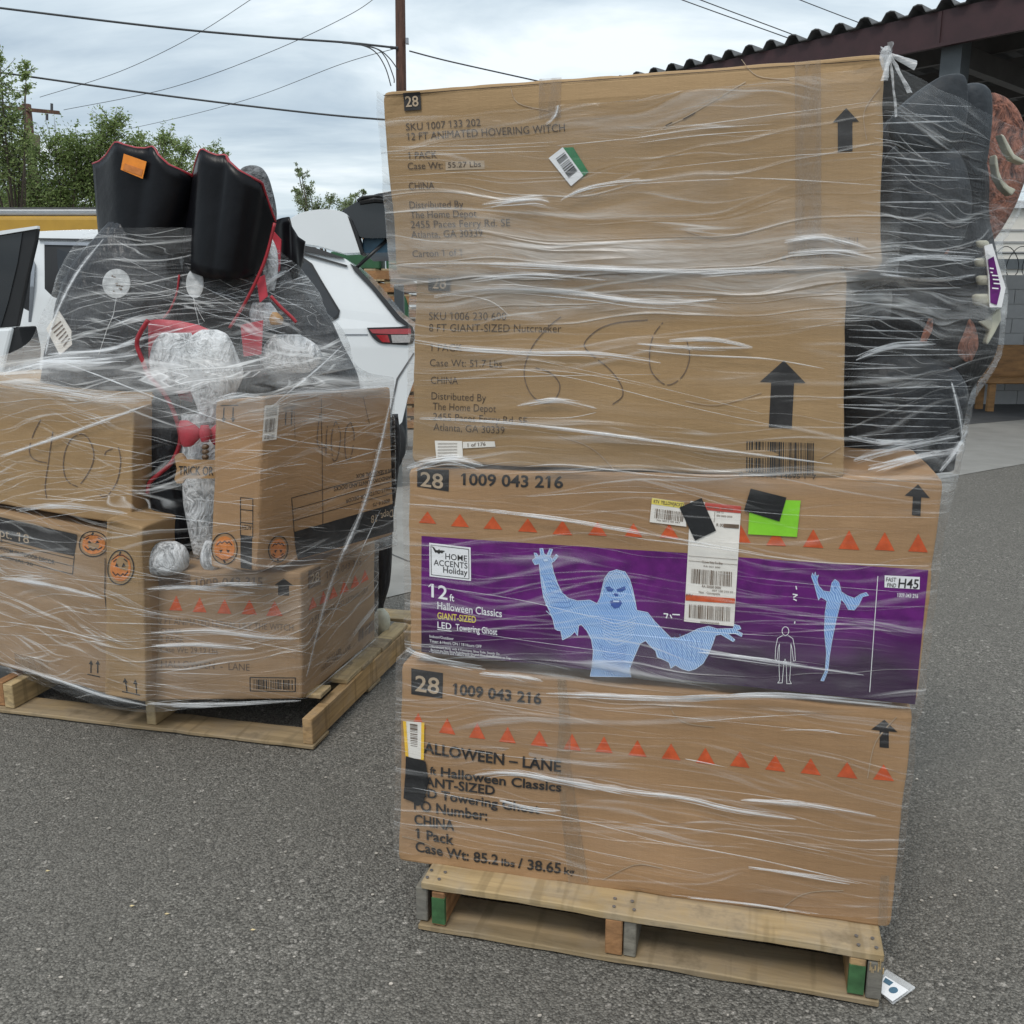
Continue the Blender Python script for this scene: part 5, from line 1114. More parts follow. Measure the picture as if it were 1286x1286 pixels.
# ------------------------------------------------------------------ stretch film
from mathutils.bvhtree import BVHTree
def hull2d(P):
    P = sorted(map(tuple, np.round(P, 5))); P = list(dict.fromkeys(P))
    def half(pts):
        h = []
        for p in pts:
            while len(h) > 1 and (h[-1][0] - h[-2][0]) * (p[1] - h[-2][1]) - (h[-1][1] - h[-2][1]) * (p[0] - h[-2][0]) <= 0: h.pop()
            h.append(p)
        return h
    a, b = half(P), half(P[::-1]); return np.array(a[:-1] + b[:-1])
def film(name, label, mat, pts, z0, z1, dz, win, off, layers, ztop, zbot, wr, extra=None, N=900, smooth=0):
    pts = np.array(pts); rings = []; zs = np.arange(z0, z1, dz)
    for z in zs:
        sel = pts[np.abs(pts[:, 2] - z) < win][:, :2]
        if extra is not None:
            e = extra(z)
            if e is not None: sel = np.vstack([sel, e]) if len(sel) else e
        h = hull2d(sel)
        c = h.mean(0)
        k = int(np.argmin(h[:, 0] * 1.0 + h[:, 1] * 1.2)); h = np.roll(h, -k, 0)     # start near the front left corner
        hh = np.vstack([h, h[:1]]); L = np.r_[0, np.cumsum(np.hypot(*np.diff(hh, axis=0).T))]
        t = np.linspace(0, L[-1], N, endpoint=False)
        q = np.stack([np.interp(t, L, hh[:, 0]), np.interp(t, L, hh[:, 1])], 1)
        tg = np.roll(q, -3, 0) - np.roll(q, 3, 0); tg /= np.linalg.norm(tg, axis=1)[:, None] + 1e-9
        nr = np.stack([tg[:, 1], -tg[:, 0]], 1)
        rings.append((q, nr, t))
    if smooth:
        Q = np.array([r_[0] for r_ in rings]); k0 = int(np.searchsorted(zs, smooth))
        for _ in range(3):
            Q2 = Q.copy()
            for j in range(max(2, k0), len(zs) - 2): Q2[j] = Q[j - 2:j + 3].mean(0)
            Q = Q2
        rings = [(Q[j], r_[1], r_[2]) for j, r_ in enumerate(rings)]
    V, UV, LAY = [], [], []
    for (q, nr, t), z in zip(rings, zs):
        for i in range(N):
            u = t[i]; w_ = wr * vn(u * 5, z * 16, 2.0) + wr * 0.5 * vn(u * 3, z * 60 + u * 4, 7.0)
            p = q[i] + nr[i] * (off + max(-0.004, w_))
            V.append((p[0], p[1], min(max(z, zbot(u)), ztop(u)))); UV.append((u, z)); LAY.append(layers(u, z, p))
    f = []; n = N
    for j in range(len(zs) - 1):
        for i in range(N):
            zc = zs[j]
            u = rings[j][2][i]
            if zc > ztop(u) or zc + dz < zbot(u): continue
            f.append((j * n + i, j * n + (i + 1) % n, (j + 1) * n + (i + 1) % n, (j + 1) * n + i))
    used = sorted({i for q in f for i in q}); mp = {a: b for b, a in enumerate(used)}
    V = [V[i] for i in used]; f = [tuple(mp[i] for i in q) for q in f]
    cen = np.mean(V, 0)
    root = empty(name, (cen[0], cen[1], z0), label, 'stretch film', 0, 'clear stretch film around the loads')
    o = mesh_obj('film', V, f, M[mat], root, True)
    uvl = o.data.uv_layers.new(name='UVMap'); at = o.data.attributes.new('layers', 'FLOAT', 'POINT')
    at.data.foreach_set('value', [LAY[i] for i in used])
    li = np.empty(len(o.data.loops), dtype=np.int32); o.data.loops.foreach_get('vertex_index', li)
    A = np.array([UV[i] for i in used])[li]
    uvl.data.foreach_set('uv', A.ravel())
    tree = BVHTree.FromPolygons([Vector(v) for v in V], f)
    return root, tree
sm = lambda x, a, b: max(0.0, min(1.0, (x - a) / (b - a)))
band = lambda z, a, b, e=0.02: sm(z, a - e, a + e) * (1 - sm(z, b - e, b + e))
def lay1(u, z, p):  # milky layered bands, with soft reflections put into the same whitening
    v = 0.03 + 0.14 * vn(u * 2, z * 4, 3.3)
    v += 1.1 * band(z, 1.475, 1.575 + 0.02 * vn(u * 3, 0, 0), 0.022) * (0.75 + 0.5 * vn(u * 2.5, z * 12, 1))
    v += 0.95 * (0.35 + 0.65 * sm(u, 0.06, 0.25)) * band(z, 1.405 + 0.02 * vn(u * 4, 1, 0), 1.47, 0.015) + 0.25 * band(z, 1.58, 1.66)
    v += 0.45 * band(z, 1.075, 1.11, 0.012) + 0.35 * band(z, 0.635, 0.68, 0.012)
    if u > 1.0 and z > 1.0: v = 0.45 * v + 0.05
    v += 0.30 * max(0.0, vn(u * 1.6, z * 6.5, 8.8))
    return max(0.0, min(1.5, v))
w1, tree1 = film('stretch_wrap', 'clear stretch film around the tall tower of four boxes', 'film_a', HULL1, 0.135, 1.93, 0.014, 0.022, 0.0115, lay1,
    lambda u: 1.782 + 0.02 * math.sin(u * 2.1 + 0.3) + 0.045 * sm(u, 0.45, 1.0) + 0.006 * vn(u * 9, 0, 0), lambda u: 0.15 + 0.012 * math.sin(u * 6), 0.0035)
H2 = np.array(HULL2); base2 = H2[(H2[:, 2] > 1.0) & (H2[:, 2] < 1.2)][:, :2]
def ex2(z):
    if z < 1.06: return None
    s_ = sm(z, 1.06, 1.50); f_ = (1 - s_) ** 2.6
    if f_ < 0.01: return None
    c = np.array([at_y(170, 450, 3.42)[:2]])[0]
    tw = base2 * f_ + (base2 - c) * 0.42 * (1 - f_) + c * (1 - f_)
    return tw
def lay2(u, z, p):
    v = 0.15 + 0.34 * vn(u * 2, z * 5, 3.3)
    v += 0.65 * band(z, 1.09, 1.28, 0.05) + 0.0 * z
    v += 0.12 * band(z, 0.16, 0.62, 0.06) - 0.22 * band(z, 0.70, 1.03, 0.03)
    return max(0.0, min(1.4, v))
w2, tree2 = film('stretch_wrap', 'clear stretch film tented over the boxes and caped dog figures', 'film_b', HULL2, 0.105, 1.70, 0.014, 0.045, 0.012, lay2,
    lambda u: 1.655 + 0.035 * math.sin(u * 3.0 + 1.0), lambda u: 0.125 + 0.012 * math.sin(u * 5), 0.0022, ex2, 900, 1.2)
def strands(specs, seed):
    rr = random.Random(seed); out = []
    for px, w in specs:
        n = 3 + int(w / 2); px = np.array(px, float)
        for k in range(n):
            a, b_ = rr.uniform(-w, w) * 0.75, rr.uniform(-w, w) * 0.75; t0 = rr.uniform(0, 0.35); t1 = rr.uniform(0.65, 1.0)
            P = catmull(px, 8); i0, i1 = int(t0 * (len(P) - 1)), int(t1 * (len(P) - 1)); Q = P[i0:i1 + 1:3]
            if len(Q) < 2: continue
            Q = [(q[0], q[1] + a + (b_ - a) * i / (len(Q) - 1) + rr.uniform(-0.4, 0.4)) for i, q in enumerate(Q)]
            out.append((Q, rr.choice((0.9, 1.2, 1.7, 2.4))))
    return out
def folds(root, tree, name, mat, specs, lift=0.003):  # raised white ribbons: folds and ropes of film with highlights put into colour
    b = MB()
    for px, w in specs:
        P = catmull(px, 8); V = []; m = 0
        for i, p in enumerate(P):
            q = P[min(i + 1, len(P) - 1)] - P[max(i - 1, 0)]; q = q / (np.hypot(*q) + 1e-9); nr = np.array([-q[1], q[0]])
            t = i / (len(P) - 1); ww = w * (0.15 + 0.85 * math.sin(math.pi * min(1, max(0, t))) ** 0.7) * (0.8 + 0.35 * vn(p[0] * 0.05, p[1] * 0.05, 1))
            row = []
            for k in (-1, -0.5, 0, 0.5, 1):
                s_ = p + nr * ww / 2 * k; d = ray(*s_); dl_ = np.linalg.norm(d)
                h = tree.ray_cast(Vector(CAM), Vector(d / dl_))
                if h[0] is None: row = None; break
                row.append(np.array(h[0]) - d / dl_ * (lift + (1 - k * k) * min(0.006, ww * 0.0006)))
            if row is None: 
                continue
            V += row; m += 1
        if m < 2: continue
        f = [(i * 5 + k, i * 5 + k + 1, (i + 1) * 5 + k + 1, (i + 1) * 5 + k) for i in range(m - 1) for k in range(4)]
        b.add(V, f)
    if not b.v: return
    o = mesh_obj(name, b.v, b.f, M[mat], root, True); o['kind'] = 'stuff'
F_BIG = [([(606, 257), (639, 253), (674, 250.5), (690, 254)], 8), ([(704, 251), (731, 238), (769, 230), (820, 226)], 4), ([(703, 104), (699, 142), (685, 156)], 4),
 ([(500, 332), (600, 331), (724, 337), (840, 340), (1000, 334)], 5), ([(545, 372), (624, 363), (724, 370), (820, 381), (900, 376)], 9), ([(520, 427), (575, 436), (662, 442), (749, 444), (830, 456)], 6),
 ([(800, 432), (870, 437), (945, 437)], 5), ([(840, 427), (893, 426), (945, 436)], 5), ([(649, 510), (699, 503), (749, 513)], 6), ([(527, 526), (624, 531), (724, 541), (820, 554), (870, 561), (940, 570), (1045, 583)], 4.5),
 ([(511, 588), (545, 580), (574, 578), (607, 585)], 10), ([(512, 633), (602, 640), (714, 654), (850, 677), (960, 696)], 3.5), ([(876, 819), (930, 826), (991, 835), (1085, 848)], 5),
 ([(800, 879), (896, 876), (991, 875), (1150, 890)], 6), ([(602, 846), (647, 850), (682, 856)], 7), ([(507, 815), (526, 824), (560, 833), (610, 841)], 7),
 ([(686, 871), (742, 873), (850, 878), (920, 875), (960, 876)], 6), ([(596, 973), (647, 971), (708, 981), (790, 994), (860, 1002)], 8), ([(800, 996), (862, 1003), (924, 1018), (1000, 1029)], 6),
 ([(930, 1005), (974, 1008), (1018, 1011), (1100, 1025)], 6), ([(627, 1006), (672, 1017), (704, 1018)], 4), ([(940, 1089), (1010, 1099), (1080, 1110)], 4), ([(500, 1080), (602, 1093), (714, 1110)], 4), ([(800, 1121), (955, 1138), (1117, 1166)], 3.5),
 ([(640, 330), (760, 338), (900, 344)], 7), ([(880, 345), (960, 340), (1060, 335)], 6), ([(590, 352), (660, 345), (760, 352)], 5), ([(985, 305), (1035, 299), (1090, 312)], 8), ([(990, 318), (1050, 315), (1100, 325)], 6)]
F_BIG += [([(1072, 578), (1130, 562), (1205, 548)], 8), ([(1090, 590), (1150, 575), (1210, 565)], 9), ([(1180, 592), (1205, 560), (1220, 530)], 7), ([(1066, 548), (1110, 556), (1160, 552)], 6), ([(1075, 452), (1120, 436), (1175, 432)], 7), ([(1110, 330), (1160, 322), (1230, 326)], 6), ([(1105, 345), (1170, 352), (1225, 345)], 5), ([(1195, 480), (1205, 520), (1210, 560)], 5)]
F_THIN = [([(800, 167), (900, 154), (990, 142), (1107, 126)], 1.6), ([(800, 173), (880, 162), (970, 156)], 2.2), ([(800, 180), (880, 170), (975, 163)], 1.8), ([(488, 184), (600, 183), (700, 178)], 1.4), ([(488, 190), (590, 188), (690, 183)], 1.2), ([(490, 197), (600, 192), (685, 190)], 1.4), ([(700, 183), (800, 173), (830, 168)], 2),
 ([(800, 231), (868, 227), (922, 225)], 2), ([(920, 223), (996, 226), (1107, 233)], 2.4), ([(490, 222), (620, 215), (790, 218)], 1.2), ([(800, 216), (880, 206), (1000, 195), (1107, 190)], 1.2), ([(525, 370), (587, 372), (619, 380), (641, 398)], 2), ([(800, 439), (870, 446), (963, 451), (1035, 463)], 3),
 ([(654, 524), (711, 525), (749, 518)], 2), ([(530, 466), (700, 466), (820, 487)], 1.4), ([(528, 478), (650, 473), (830, 470)], 1.2), ([(659, 586), (714, 584), (820, 597), (900, 601)], 3), ([(600, 457), (720, 475), (860, 510), (1000, 540)], 1.3), ([(640, 445), (800, 480), (960, 520)], 1.0),
 ([(660, 624), (760, 618), (850, 620)], 1.5), ([(800, 676), (896, 688), (1023, 706), (1166, 711)], 3), ([(870, 634), (1000, 647), (1180, 650)], 1.3), ([(900, 720), (1030, 735), (1150, 745)], 1.0), ([(530, 735), (660, 755), (800, 790)], 1.2), ([(560, 790), (700, 810), (850, 830)], 1.0), ([(700, 766), (850, 790), (1000, 800)], 1.3),
 ([(871, 907), (940, 901), (1018, 897)], 1.5), ([(980, 917), (1030, 917), (1056, 921)], 1.8), ([(518, 989), (630, 1012), (731, 1031), (850, 1063)], 1.8), ([(800, 1033), (924, 1049), (1042, 1071)], 1.8), ([(800, 1052), (924, 1074), (999, 1090), (1105, 1114)], 2.4), ([(518, 930), (640, 950), (780, 962)], 1.2), ([(860, 953), (880, 957), (914, 964)], 2), ([(510, 860), (600, 880), (720, 900)], 1.2), ([(520, 1020), (700, 1060), (900, 1100)], 1.2), ([(830, 985), (960, 1000), (1120, 1030)], 1.2), ([(740, 890), (900, 905), (1090, 925)], 1.0)]
folds(w1, tree1, 'film_web', 'fold_web', [(p, w * 1.7) for p, w in F_BIG], 0.002); folds(w1, tree1, 'film_fold_glint', 'fold', strands(F_BIG, 3) + [(p, w * 0.45) for p, w in F_BIG]); folds(w1, tree1, 'film_crease_glint', 'fold_thin_glint', F_THIN)
rr = random.Random(5); T3 = []
for k in range(46):                # taut strands from the tower over to the beast, highlights drawn as white ribbons
    y = 128 + k * 10.2 + rr.uniform(-4, 4); s_ = rr.uniform(-0.10, 0.16); x0 = 1112 if y < 335 else (1066 if y < 590 else 1190)
    if y > 585: break
    x1 = min(1238, x0 + rr.uniform(60, 170)); T3.append(([(x0 - rr.uniform(0, 20), y - s_ * 20), ((x0 + x1) / 2, y + s_ * 30), (x1, y + s_ * 60)], rr.choice((1.0, 1.4, 2.0, 2.8))))
folds(w1, tree1, 'film_strand_glint', 'fold_thin_glint', T3)
ROPES = [([(56, 448), (120, 470), (186, 496), (271, 526), (330, 545)], 3), ([(330, 545), (385, 556), (471, 565), (497, 564)], 2.4), ([(0, 574), (78, 547), (190, 507)], 3.5), ([(490, 505), (478, 560), (455, 640), (415, 735), (385, 850)], 4), ([(478, 640), (450, 700), (410, 790)], 2), ([(432, 432), (400, 462), (360, 495), (340, 512)], 3),
 ([(60, 445), (130, 440), (172, 428), (230, 412)], 4), ([(0, 480), (60, 488), (130, 500), (190, 500)], 9), ([(0, 470), (60, 455), (120, 452), (175, 445)], 9), ([(330, 500), (380, 494), (430, 492), (485, 486)], 7), ([(270, 505), (300, 498), (330, 500)], 6), ([(20, 640), (80, 635), (160, 645)], 5), ([(240, 740), (290, 735), (350, 738)], 5),
 ([(190, 795), (260, 792), (330, 800), (375, 802)], 5), ([(190, 812), (250, 810), (320, 815)], 4), ([(185, 740), (240, 738), (320, 745)], 4), ([(0, 725), (60, 735), (130, 752)], 4), ([(0, 780), (70, 790), (130, 806)], 3), ([(130, 300), (95, 345), (68, 400), (57, 445)], 3.5), ([(320, 345), (345, 350), (375, 330)], 2), ([(330, 360), (345, 348), (360, 340)], 4),
 ([(0, 832), (60, 850), (130, 874), (185, 886)], 4), ([(185, 884), (260, 886), (378, 880)], 4), ([(385, 876), (430, 838), (475, 800)], 3)]
folds(w2, tree2, 'film_rope', 'fold_solid', [(p, w * (0.8 if w < 5 else 0.4)) for p, w in ROPES] + strands([q for q in ROPES if q[1] > 3.2], 8)); folds(w2, tree2, 'film_web', 'fold_web', [(p, w * 2.2) for p, w in ROPES if w > 3.4])
T4 = []
for k in range(60):                # fine strands over the capes, streaky highlights drawn as white ribbons
    x = rr.uniform(90, 380); y = rr.uniform(315, 440); a = rr.choice((0.22, 0.3, -0.25, 0.1, 0.5)); l = rr.uniform(30, 110)
    T4.append(([(x, y), (x + l / 2, y + a * l / 2 + rr.uniform(-2, 2)), (x + l, y + a * l)], rr.choice((0.8, 1.0, 1.4))))
for k in range(46):
    x = rr.uniform(0, 300); y = rr.uniform(520, 860); a = rr.choice((0.03, 0.12, -0.16, 0.2)); l = rr.uniform(30, 120)
    T4.append(([(x, y), (x + l / 2, y + a * l / 2), (x + l, y + a * l)], rr.choice((0.8, 1.1, 1.8))))
for k in range(30):
    x = rr.uniform(270, 420); y = rr.uniform(515, 700); a = rr.choice((-0.12, -0.3, 0.06)); l = rr.uniform(30, 90)
    T4.append(([(x, y), (x + l / 2, y + a * l / 2), (x + l, y + a * l)], rr.choice((0.8, 1.1, 1.6))))
folds(w2, tree2, 'film_strand_glint', 'fold_thin_glint', T4)
# knotted film tails at the top right corner
P0 = F1.w(0, 0.07, 0)
b = MB(); c0 = F1.px(1112, 72, 0.06)
for (tip, w, bend) in (((1144, 86), 0.009, 0.0), ((1137, 120), 0.006, 0.0), ((1120, 150), 0.003, 0.0), ((1113, 57), 0.007, 0.0), ((1100, 66), 0.006, 0.0), ((1105, 105), 0.008, 0.0)):
    e = F1.px(*tip, 0.05)
    pts = [c0 + (e - c0) * t + np.array([0, -0.02 - bend * math.sin(math.pi * t), bend * math.sin(math.pi * t)]) for t in np.linspace(0, 1, 8)]
    V = []
    for i, p in enumerate(pts):
        tw = np.array([0.3, 0.2, 0.9]) if abs(e[0] - c0[0]) > abs(e[2] - c0[2]) else np.array([0.9, 0.2, 0.1])
        for k in (-1, 0, 1): V.append(p + tw * w * k * (0.35 + 0.65 * i / 7) + np.array([0, -0.006 * (k == 0), 0]) + 0.003 * np.array([vn(i, k, w * 99), vn(i, k + 9, 1), vn(i, k, 5)]))
    b.add(V, [(i * 3 + k, i * 3 + k + 1, (i + 1) * 3 + k + 1, (i + 1) * 3 + k) for i in range(7) for k in range(2)])
blob(b, [(58, 1112, 1117), (64, 1108, 1119), (72, 1106, 1119), (80, 1107, 1117), (88, 1109, 1115)], float(c0[1]) - 0.015, 0.8, 4, 20, rough=0.6)
o = mesh_obj('film_tail', b.v, b.f, M['fold_solid'], w1, True); o['kind'] = 'stuff'

# ------------------------------------------------------------------ plastic packet and litter on the asphalt
root = empty('plastic_packet', at_z(1118, 1242, 0.0), 'clear plastic packet with a white card lying beside the right end of the near pallet', 'packet')
b = MB(); b.prism([at_z(x, y, 0.004) for x, y in ((1096, 1240), (1113, 1219), (1150, 1242), (1121, 1263))], (0, 0, 0.006)); bevel(b.build('pouch', fold_mat('pouch_film', 0.5), root), 0.002, 1)
b = MB(); b.prism([at_z(x, y, 0.0105) for x, y in ((1098, 1241), (1112, 1226), (1141, 1244), (1121, 1258))], (0, 0, 0.001)); b.build('card', M['white_print'], root)
b = MB(); b.prism([at_z(1122 + 6 * math.cos(k * .5), 1243.5 + 4 * math.sin(k * .5), 0.0118) for k in range(12)], (0, 0, 0.0005)); b.prism([at_z(x, y, 0.0118) for x, y in ((1112, 1228), (1122, 1234), (1117, 1238), (1109, 1233))], (0, 0, 0.0005)); b.build('card_print', M['bag_blue'], root)['kind'] = 'stuff'
rr = random.Random(12); b = MB()
for k in range(150):
    x, y = rr.uniform(10, 1270), rr.uniform(960, 1280); p = at_z(x, y, 0.003)
    if 500 < x < 1130 and y < 1275: continue
    r = rr.uniform(0.002, 0.0055); a0 = rr.random() * 6
    b.prism([p + np.array([math.cos(a0 + t) * r * (0.7 + 0.5 * rr.random()), math.sin(a0 + t) * r * 0.7, 0]) for t in (0, 1.1, 2.2, 3.3, 4.4, 5.4)], (0, 0, rr.uniform(0.001, 0.003)))
tag(b.build('gravel_chips', pmat('gravel', (0.42, 0.38, 0.33), 0.8, 0.4, 50)), kind='stuff')
for (x, y, wh) in ((60, 1094, 'nearest the left edge'), (166, 1138, 'left one of the close pair'), (210, 1148, 'right one of the close pair'), (318, 1168, 'rightmost, nearest the box tower')):
    b = MB(); p = at_z(x, y, 0.004); b.add([p + np.array(v) for v in ((-0.007, 0, 0), (-0.003, 0.003, 0.002), (0.006, 0.001, 0.001), (0.0, -0.003, 0.001))], [(0, 1, 2, 3)])
    tag(b.build('dry_leaf', pmat('dry_leaf', (0.55, 0.44, 0.24), 0.7, 0.2, 40)), 'tiny dry yellow leaf on the open asphalt, ' + wh, 'leaf', 'dry leaves on the asphalt')

# ------------------------------------------------------------------ white SUV behind the left load
CA = R(5); cdf = np.array([-math.cos(CA), -math.sin(CA), 0]); cdw = np.array([-math.sin(CA), math.cos(CA), 0])
CP0 = np.array([-0.78, 7.45, 0.0])
cs = lambda x, y, off=0.0: on_plane(x, y, CP0 + cdw * off, cdw)
car = empty('parked_car', CP0 + cdf * 2.2 + cdw * 0.95, 'white SUV with raised tailgate and an open side door behind the left load', 'car', CA)
def cprism(name, mat, px, off, th, bev=0.0, seg=2):
    b = MB(); b.prism([cs(x, y, off) for x, y in px], cdw * th); o = b.build(name, M[mat], car)
    if bev: bevel(o, bev, seg, 30)
    return o
def arc(pts, k=6): return [tuple(p) for p in catmull(pts, k)]
roof = [(520, 412)] + arc([(500, 397), (470, 361), (447, 336), (433, 325)], 4) + arc([(432, 324), (410, 316), (385, 309), (300, 296), (200, 289), (128, 286), (60, 287), (-40, 294), (-160, 318)], 4)
body = roof + [(-300, 420), (-420, 450), (-450, 520), (-440, 600), (440, 596), (505, 530), (512, 500), (523, 470), (522, 436)]
# lower body and upper body with a slight lean of the sides: rows of the outline pulled inwards near the roof
V = []; n = len(body)
def inset(z): return 0.0 if z < 1.15 else 0.16 * ((z - 1.15) / 0.75) ** 1.4
L = [cs(x, y) for x, y in body]; near = [p + cdw * inset(p[2]) for p in L]; far = [p + cdw * (1.95 - inset(p[2])) for p in L]
tri = tessellate_polygon([[Vector((x, y, 0)) for x, y in body]])
b = MB(); b.add(near + far, [tuple(t) for t in tri] + [tuple(i + n for i in reversed(t)) for t in tri] + [(i, (i + 1) % n, n + (i + 1) % n, n + i) for i in range(n)])
o = b.build('body', M['car_white'], car); bevel(o, 0.045, 3, 25); o.modifiers['bevel'].harden_normals = False
def side_panel(name, mat, px, proud=0.006, th=0.02):
    b = MB(); P = []
    for x, y in px:
        p = cs(x, y); P.append(cs(x, y, inset(p[2]) * 0.92) - cdw * proud)
    b.prism(P, cdw * th); return b.build(name, M[mat], car)
side_panel('rear_quarter_window', 'car_glass', arc([(300, 313), (340, 320), (381, 328), (388, 332), (404, 356), (420, 384), (425, 392), (422, 397), (416, 400), (380, 406), (300, 402), (300, 313)], 3)[:-1])
side_panel('window_trim', 'car_black', [(298, 309), (382, 324), (392, 331), (404, 352), (427, 390), (425, 399), (417, 404), (298, 408)], 0.004)
side_panel('door_window', 'car_glass', [(72, 312), (290, 312), (290, 406), (77, 430)], 0.010)
side_panel('window_trim', 'car_black', [(56, 304), (296, 308), (296, 410), (76, 436), (57, 440)], 0.005)
side_panel('window_strip', 'car_trim', [(56.5, 303.5), (296, 309), (296, 312), (56.5, 307.5)], 0.014)
side_panel('roof_rail', 'car_black', arc([(330, 304), (360, 304), (395, 311), (421, 320), (432, 324), (415, 322), (380, 315), (330, 308)], 2), 0.015, 0.05)
side_panel('roof_seam', 'car_black', [(48, 299), (300, 303), (380, 317), (436, 333), (436, 335), (380, 319.5), (300, 305), (48, 301)], 0.010)
side_panel('pillar_seam', 'car_black', [(440, 331), (449, 336), (472, 361), (503, 398), (519, 411), (514, 412), (498, 402), (466, 362), (445, 340)], 0.012, 0.06)
side_panel('door_gap', 'car_black', [(61, 441), (296, 412), (298, 412), (300, 560), (297, 560), (295, 416), (63, 445), (66, 560), (63, 560)], 0.004)
side_panel('door_handle', 'car_white', arc([(222, 441), (262, 437), (264, 444), (224, 448), (222, 441)], 2)[:-1], 0.04, 0.02)
side_panel('fuel_door', 'car_trim', [(330, 436), (366, 434), (367, 470), (366, 470), (365, 435.2), (331, 437), (331, 472), (366, 470), (366, 471.5), (330, 473)], 0.003)
side_panel('bumper_seam', 'car_trim', [(433, 419.5), (462, 419.5), (462, 421), (433, 421)], 0.003)
side_panel('tail_lamp_housing', 'car_black', arc([(461, 411.5), (500, 410.5), (518, 410.5), (518, 431.5), (490, 432), (476, 430), (466, 421), (461, 411.5)], 3)[:-1], 0.012, 0.03)
side_panel('tail_lamp', 'lamp_red', [(464, 413.5), (516, 412.5), (516, 419.5), (490, 419.5), (468, 418.5)], 0.020, 0.02)
side_panel('tail_lamp', 'lamp_red', [(472, 420.5), (487, 420.5), (490, 430), (480, 429.5)], 0.018, 0.02)
side_panel('reversing_lamp', 'lamp_clear', [(491, 420.5), (516, 420.5), (515, 430), (493, 430.5)], 0.018, 0.02)
side_panel('bumper_seam', 'car_trim', [(498, 475), (519, 443), (520.5, 444), (500, 477), (489, 530), (487, 529)], 0.006)
# sill / B pillar with the open front door to its left
side_panel('door_opening', 'car_black', [(-60, 312), (42, 302), (36, 330), (40, 352), (34, 455), (30, 530), (-60, 540)], 0.006)
side_panel('pillar_edge', 'car_trim', [(41, 325), (44.5, 332), (43, 360), (37, 458), (34, 458), (38.5, 360)], 0.012)
DO = -0.75
cprism('front_door', 'car_white', [(-90, 419), (16, 411), (12, 428), (2, 470), (-8, 560), (-90, 560)], DO, 0.10, 0.02)
cprism('door_frame', 'car_black', [(-90, 300), (0, 291), (47.5, 285), (45, 303), (34, 350), (22, 410), (-90, 419)], DO + 0.02, 0.05, 0.008)
cprism('door_window', 'car_glass', [(-88, 306), (0, 296.5), (28, 292), (22, 330), (10, 380), (1, 410), (-88, 415)], DO + 0.012, 0.02)
cprism('door_top_strip', 'car_white', [(-90, 299), (0, 290), (47, 283.5), (47, 287), (0, 295), (-90, 305)], DO - 0.005, 0.04)
cprism('door_edge', 'car_black', [(22, 410), (24, 412), (30, 440), (28, 470), (2, 472), (6, 440), (16, 412)], DO + 0.03, 0.3, 0.01)
# raised tailgate
gate = arc([(352, 302), (358, 282), (372, 270), (392, 264), (415, 263), (432, 267), (441, 276), (447, 292), (455, 317)], 4) + [(431, 318), (400, 309)]
cprism('tailgate', 'car_white', gate, 0.12, 0.30, 0.03, 3)
cprism('tailgate_glass', 'car_glass', arc([(425, 268), (440, 258), (462, 247), (486, 241), (530, 240), (530, 300), (490, 299), (458, 299), (449, 294), (443, 278)], 3), 0.20, 1.5, 0.02)
cprism('tailgate_lining', 'bag_blue', [(455, 300), (530, 292), (530, 316), (456, 318)], 0.30, 1.4, 0.01)
cprism('tailgate_edge', 'car_black', [(441, 275), (448, 290), (457, 318), (453, 320), (445, 296), (436, 270)], 0.115, 0.34, 0.006)
b = MB(); b.tube([cs(449, 252, 0.19), cs(455, 248, 0.17), cs(475, 246, 0.17), cs(486, 250, 0.18)], 0.012, 6); b.tube([cs(452, 254, 0.19), cs(470, 251, 0.17), cs(484, 252, 0.18)], 0.02, 6); b.build('wiper', M['car_black'], car)
b = MB(); b.tube([cs(448, 336, 0.15), cs(492, 296, 0.3)], 0.014, 8); b.build('gas_strut', M['car_black'], car, True)
for cxp, cyp, r in ((462, 560, 48), (-120, 560, 48)):
    c = cs(cxp, cyp, -0.02); rad = r / FPX * c[1]; b = MB(); N_ = 40
    prof = [(rad, 0.05), (rad * 0.97, 0.0), (rad * 0.72, -0.015), (rad * 0.70, 0.02), (rad * 0.1, 0.03)]; Vv = []
    for (r_, o_) in prof:
        for k in range(N_): th = 2 * math.pi * k / N_; Vv.append(c - cdf * r_ * math.cos(th) + np.array([0, 0, r_ * math.sin(th)]) + cdw * o_)
    for k in range(N_): th = 2 * math.pi * k / N_; Vv.append(c - cdf * rad * math.cos(th) + np.array([0, 0, rad * math.sin(th)]) + cdw * 0.26)
    rows_ = [5, 0, 1, 2]; ff_ = [(a * N_ + k, a * N_ + (k + 1) % N_, b2_ * N_ + (k + 1) % N_, b2_ * N_ + k) for a, b2_ in zip(rows_, rows_[1:]) for k in range(N_)]
    b.add(Vv, ff_); w_ = b.build('wheel', M['rubber'], car, True)
    b = MB(); b.add(Vv, [(a * N_ + k, a * N_ + (k + 1) % N_, (a + 1) * N_ + (k + 1) % N_, (a + 1) * N_ + k) for a in (2, 3) for k in range(N_)] + [tuple(4 * N_ + k for k in range(N_))]); b.build('rim', M['car_trim'], w_ if False else car, True)

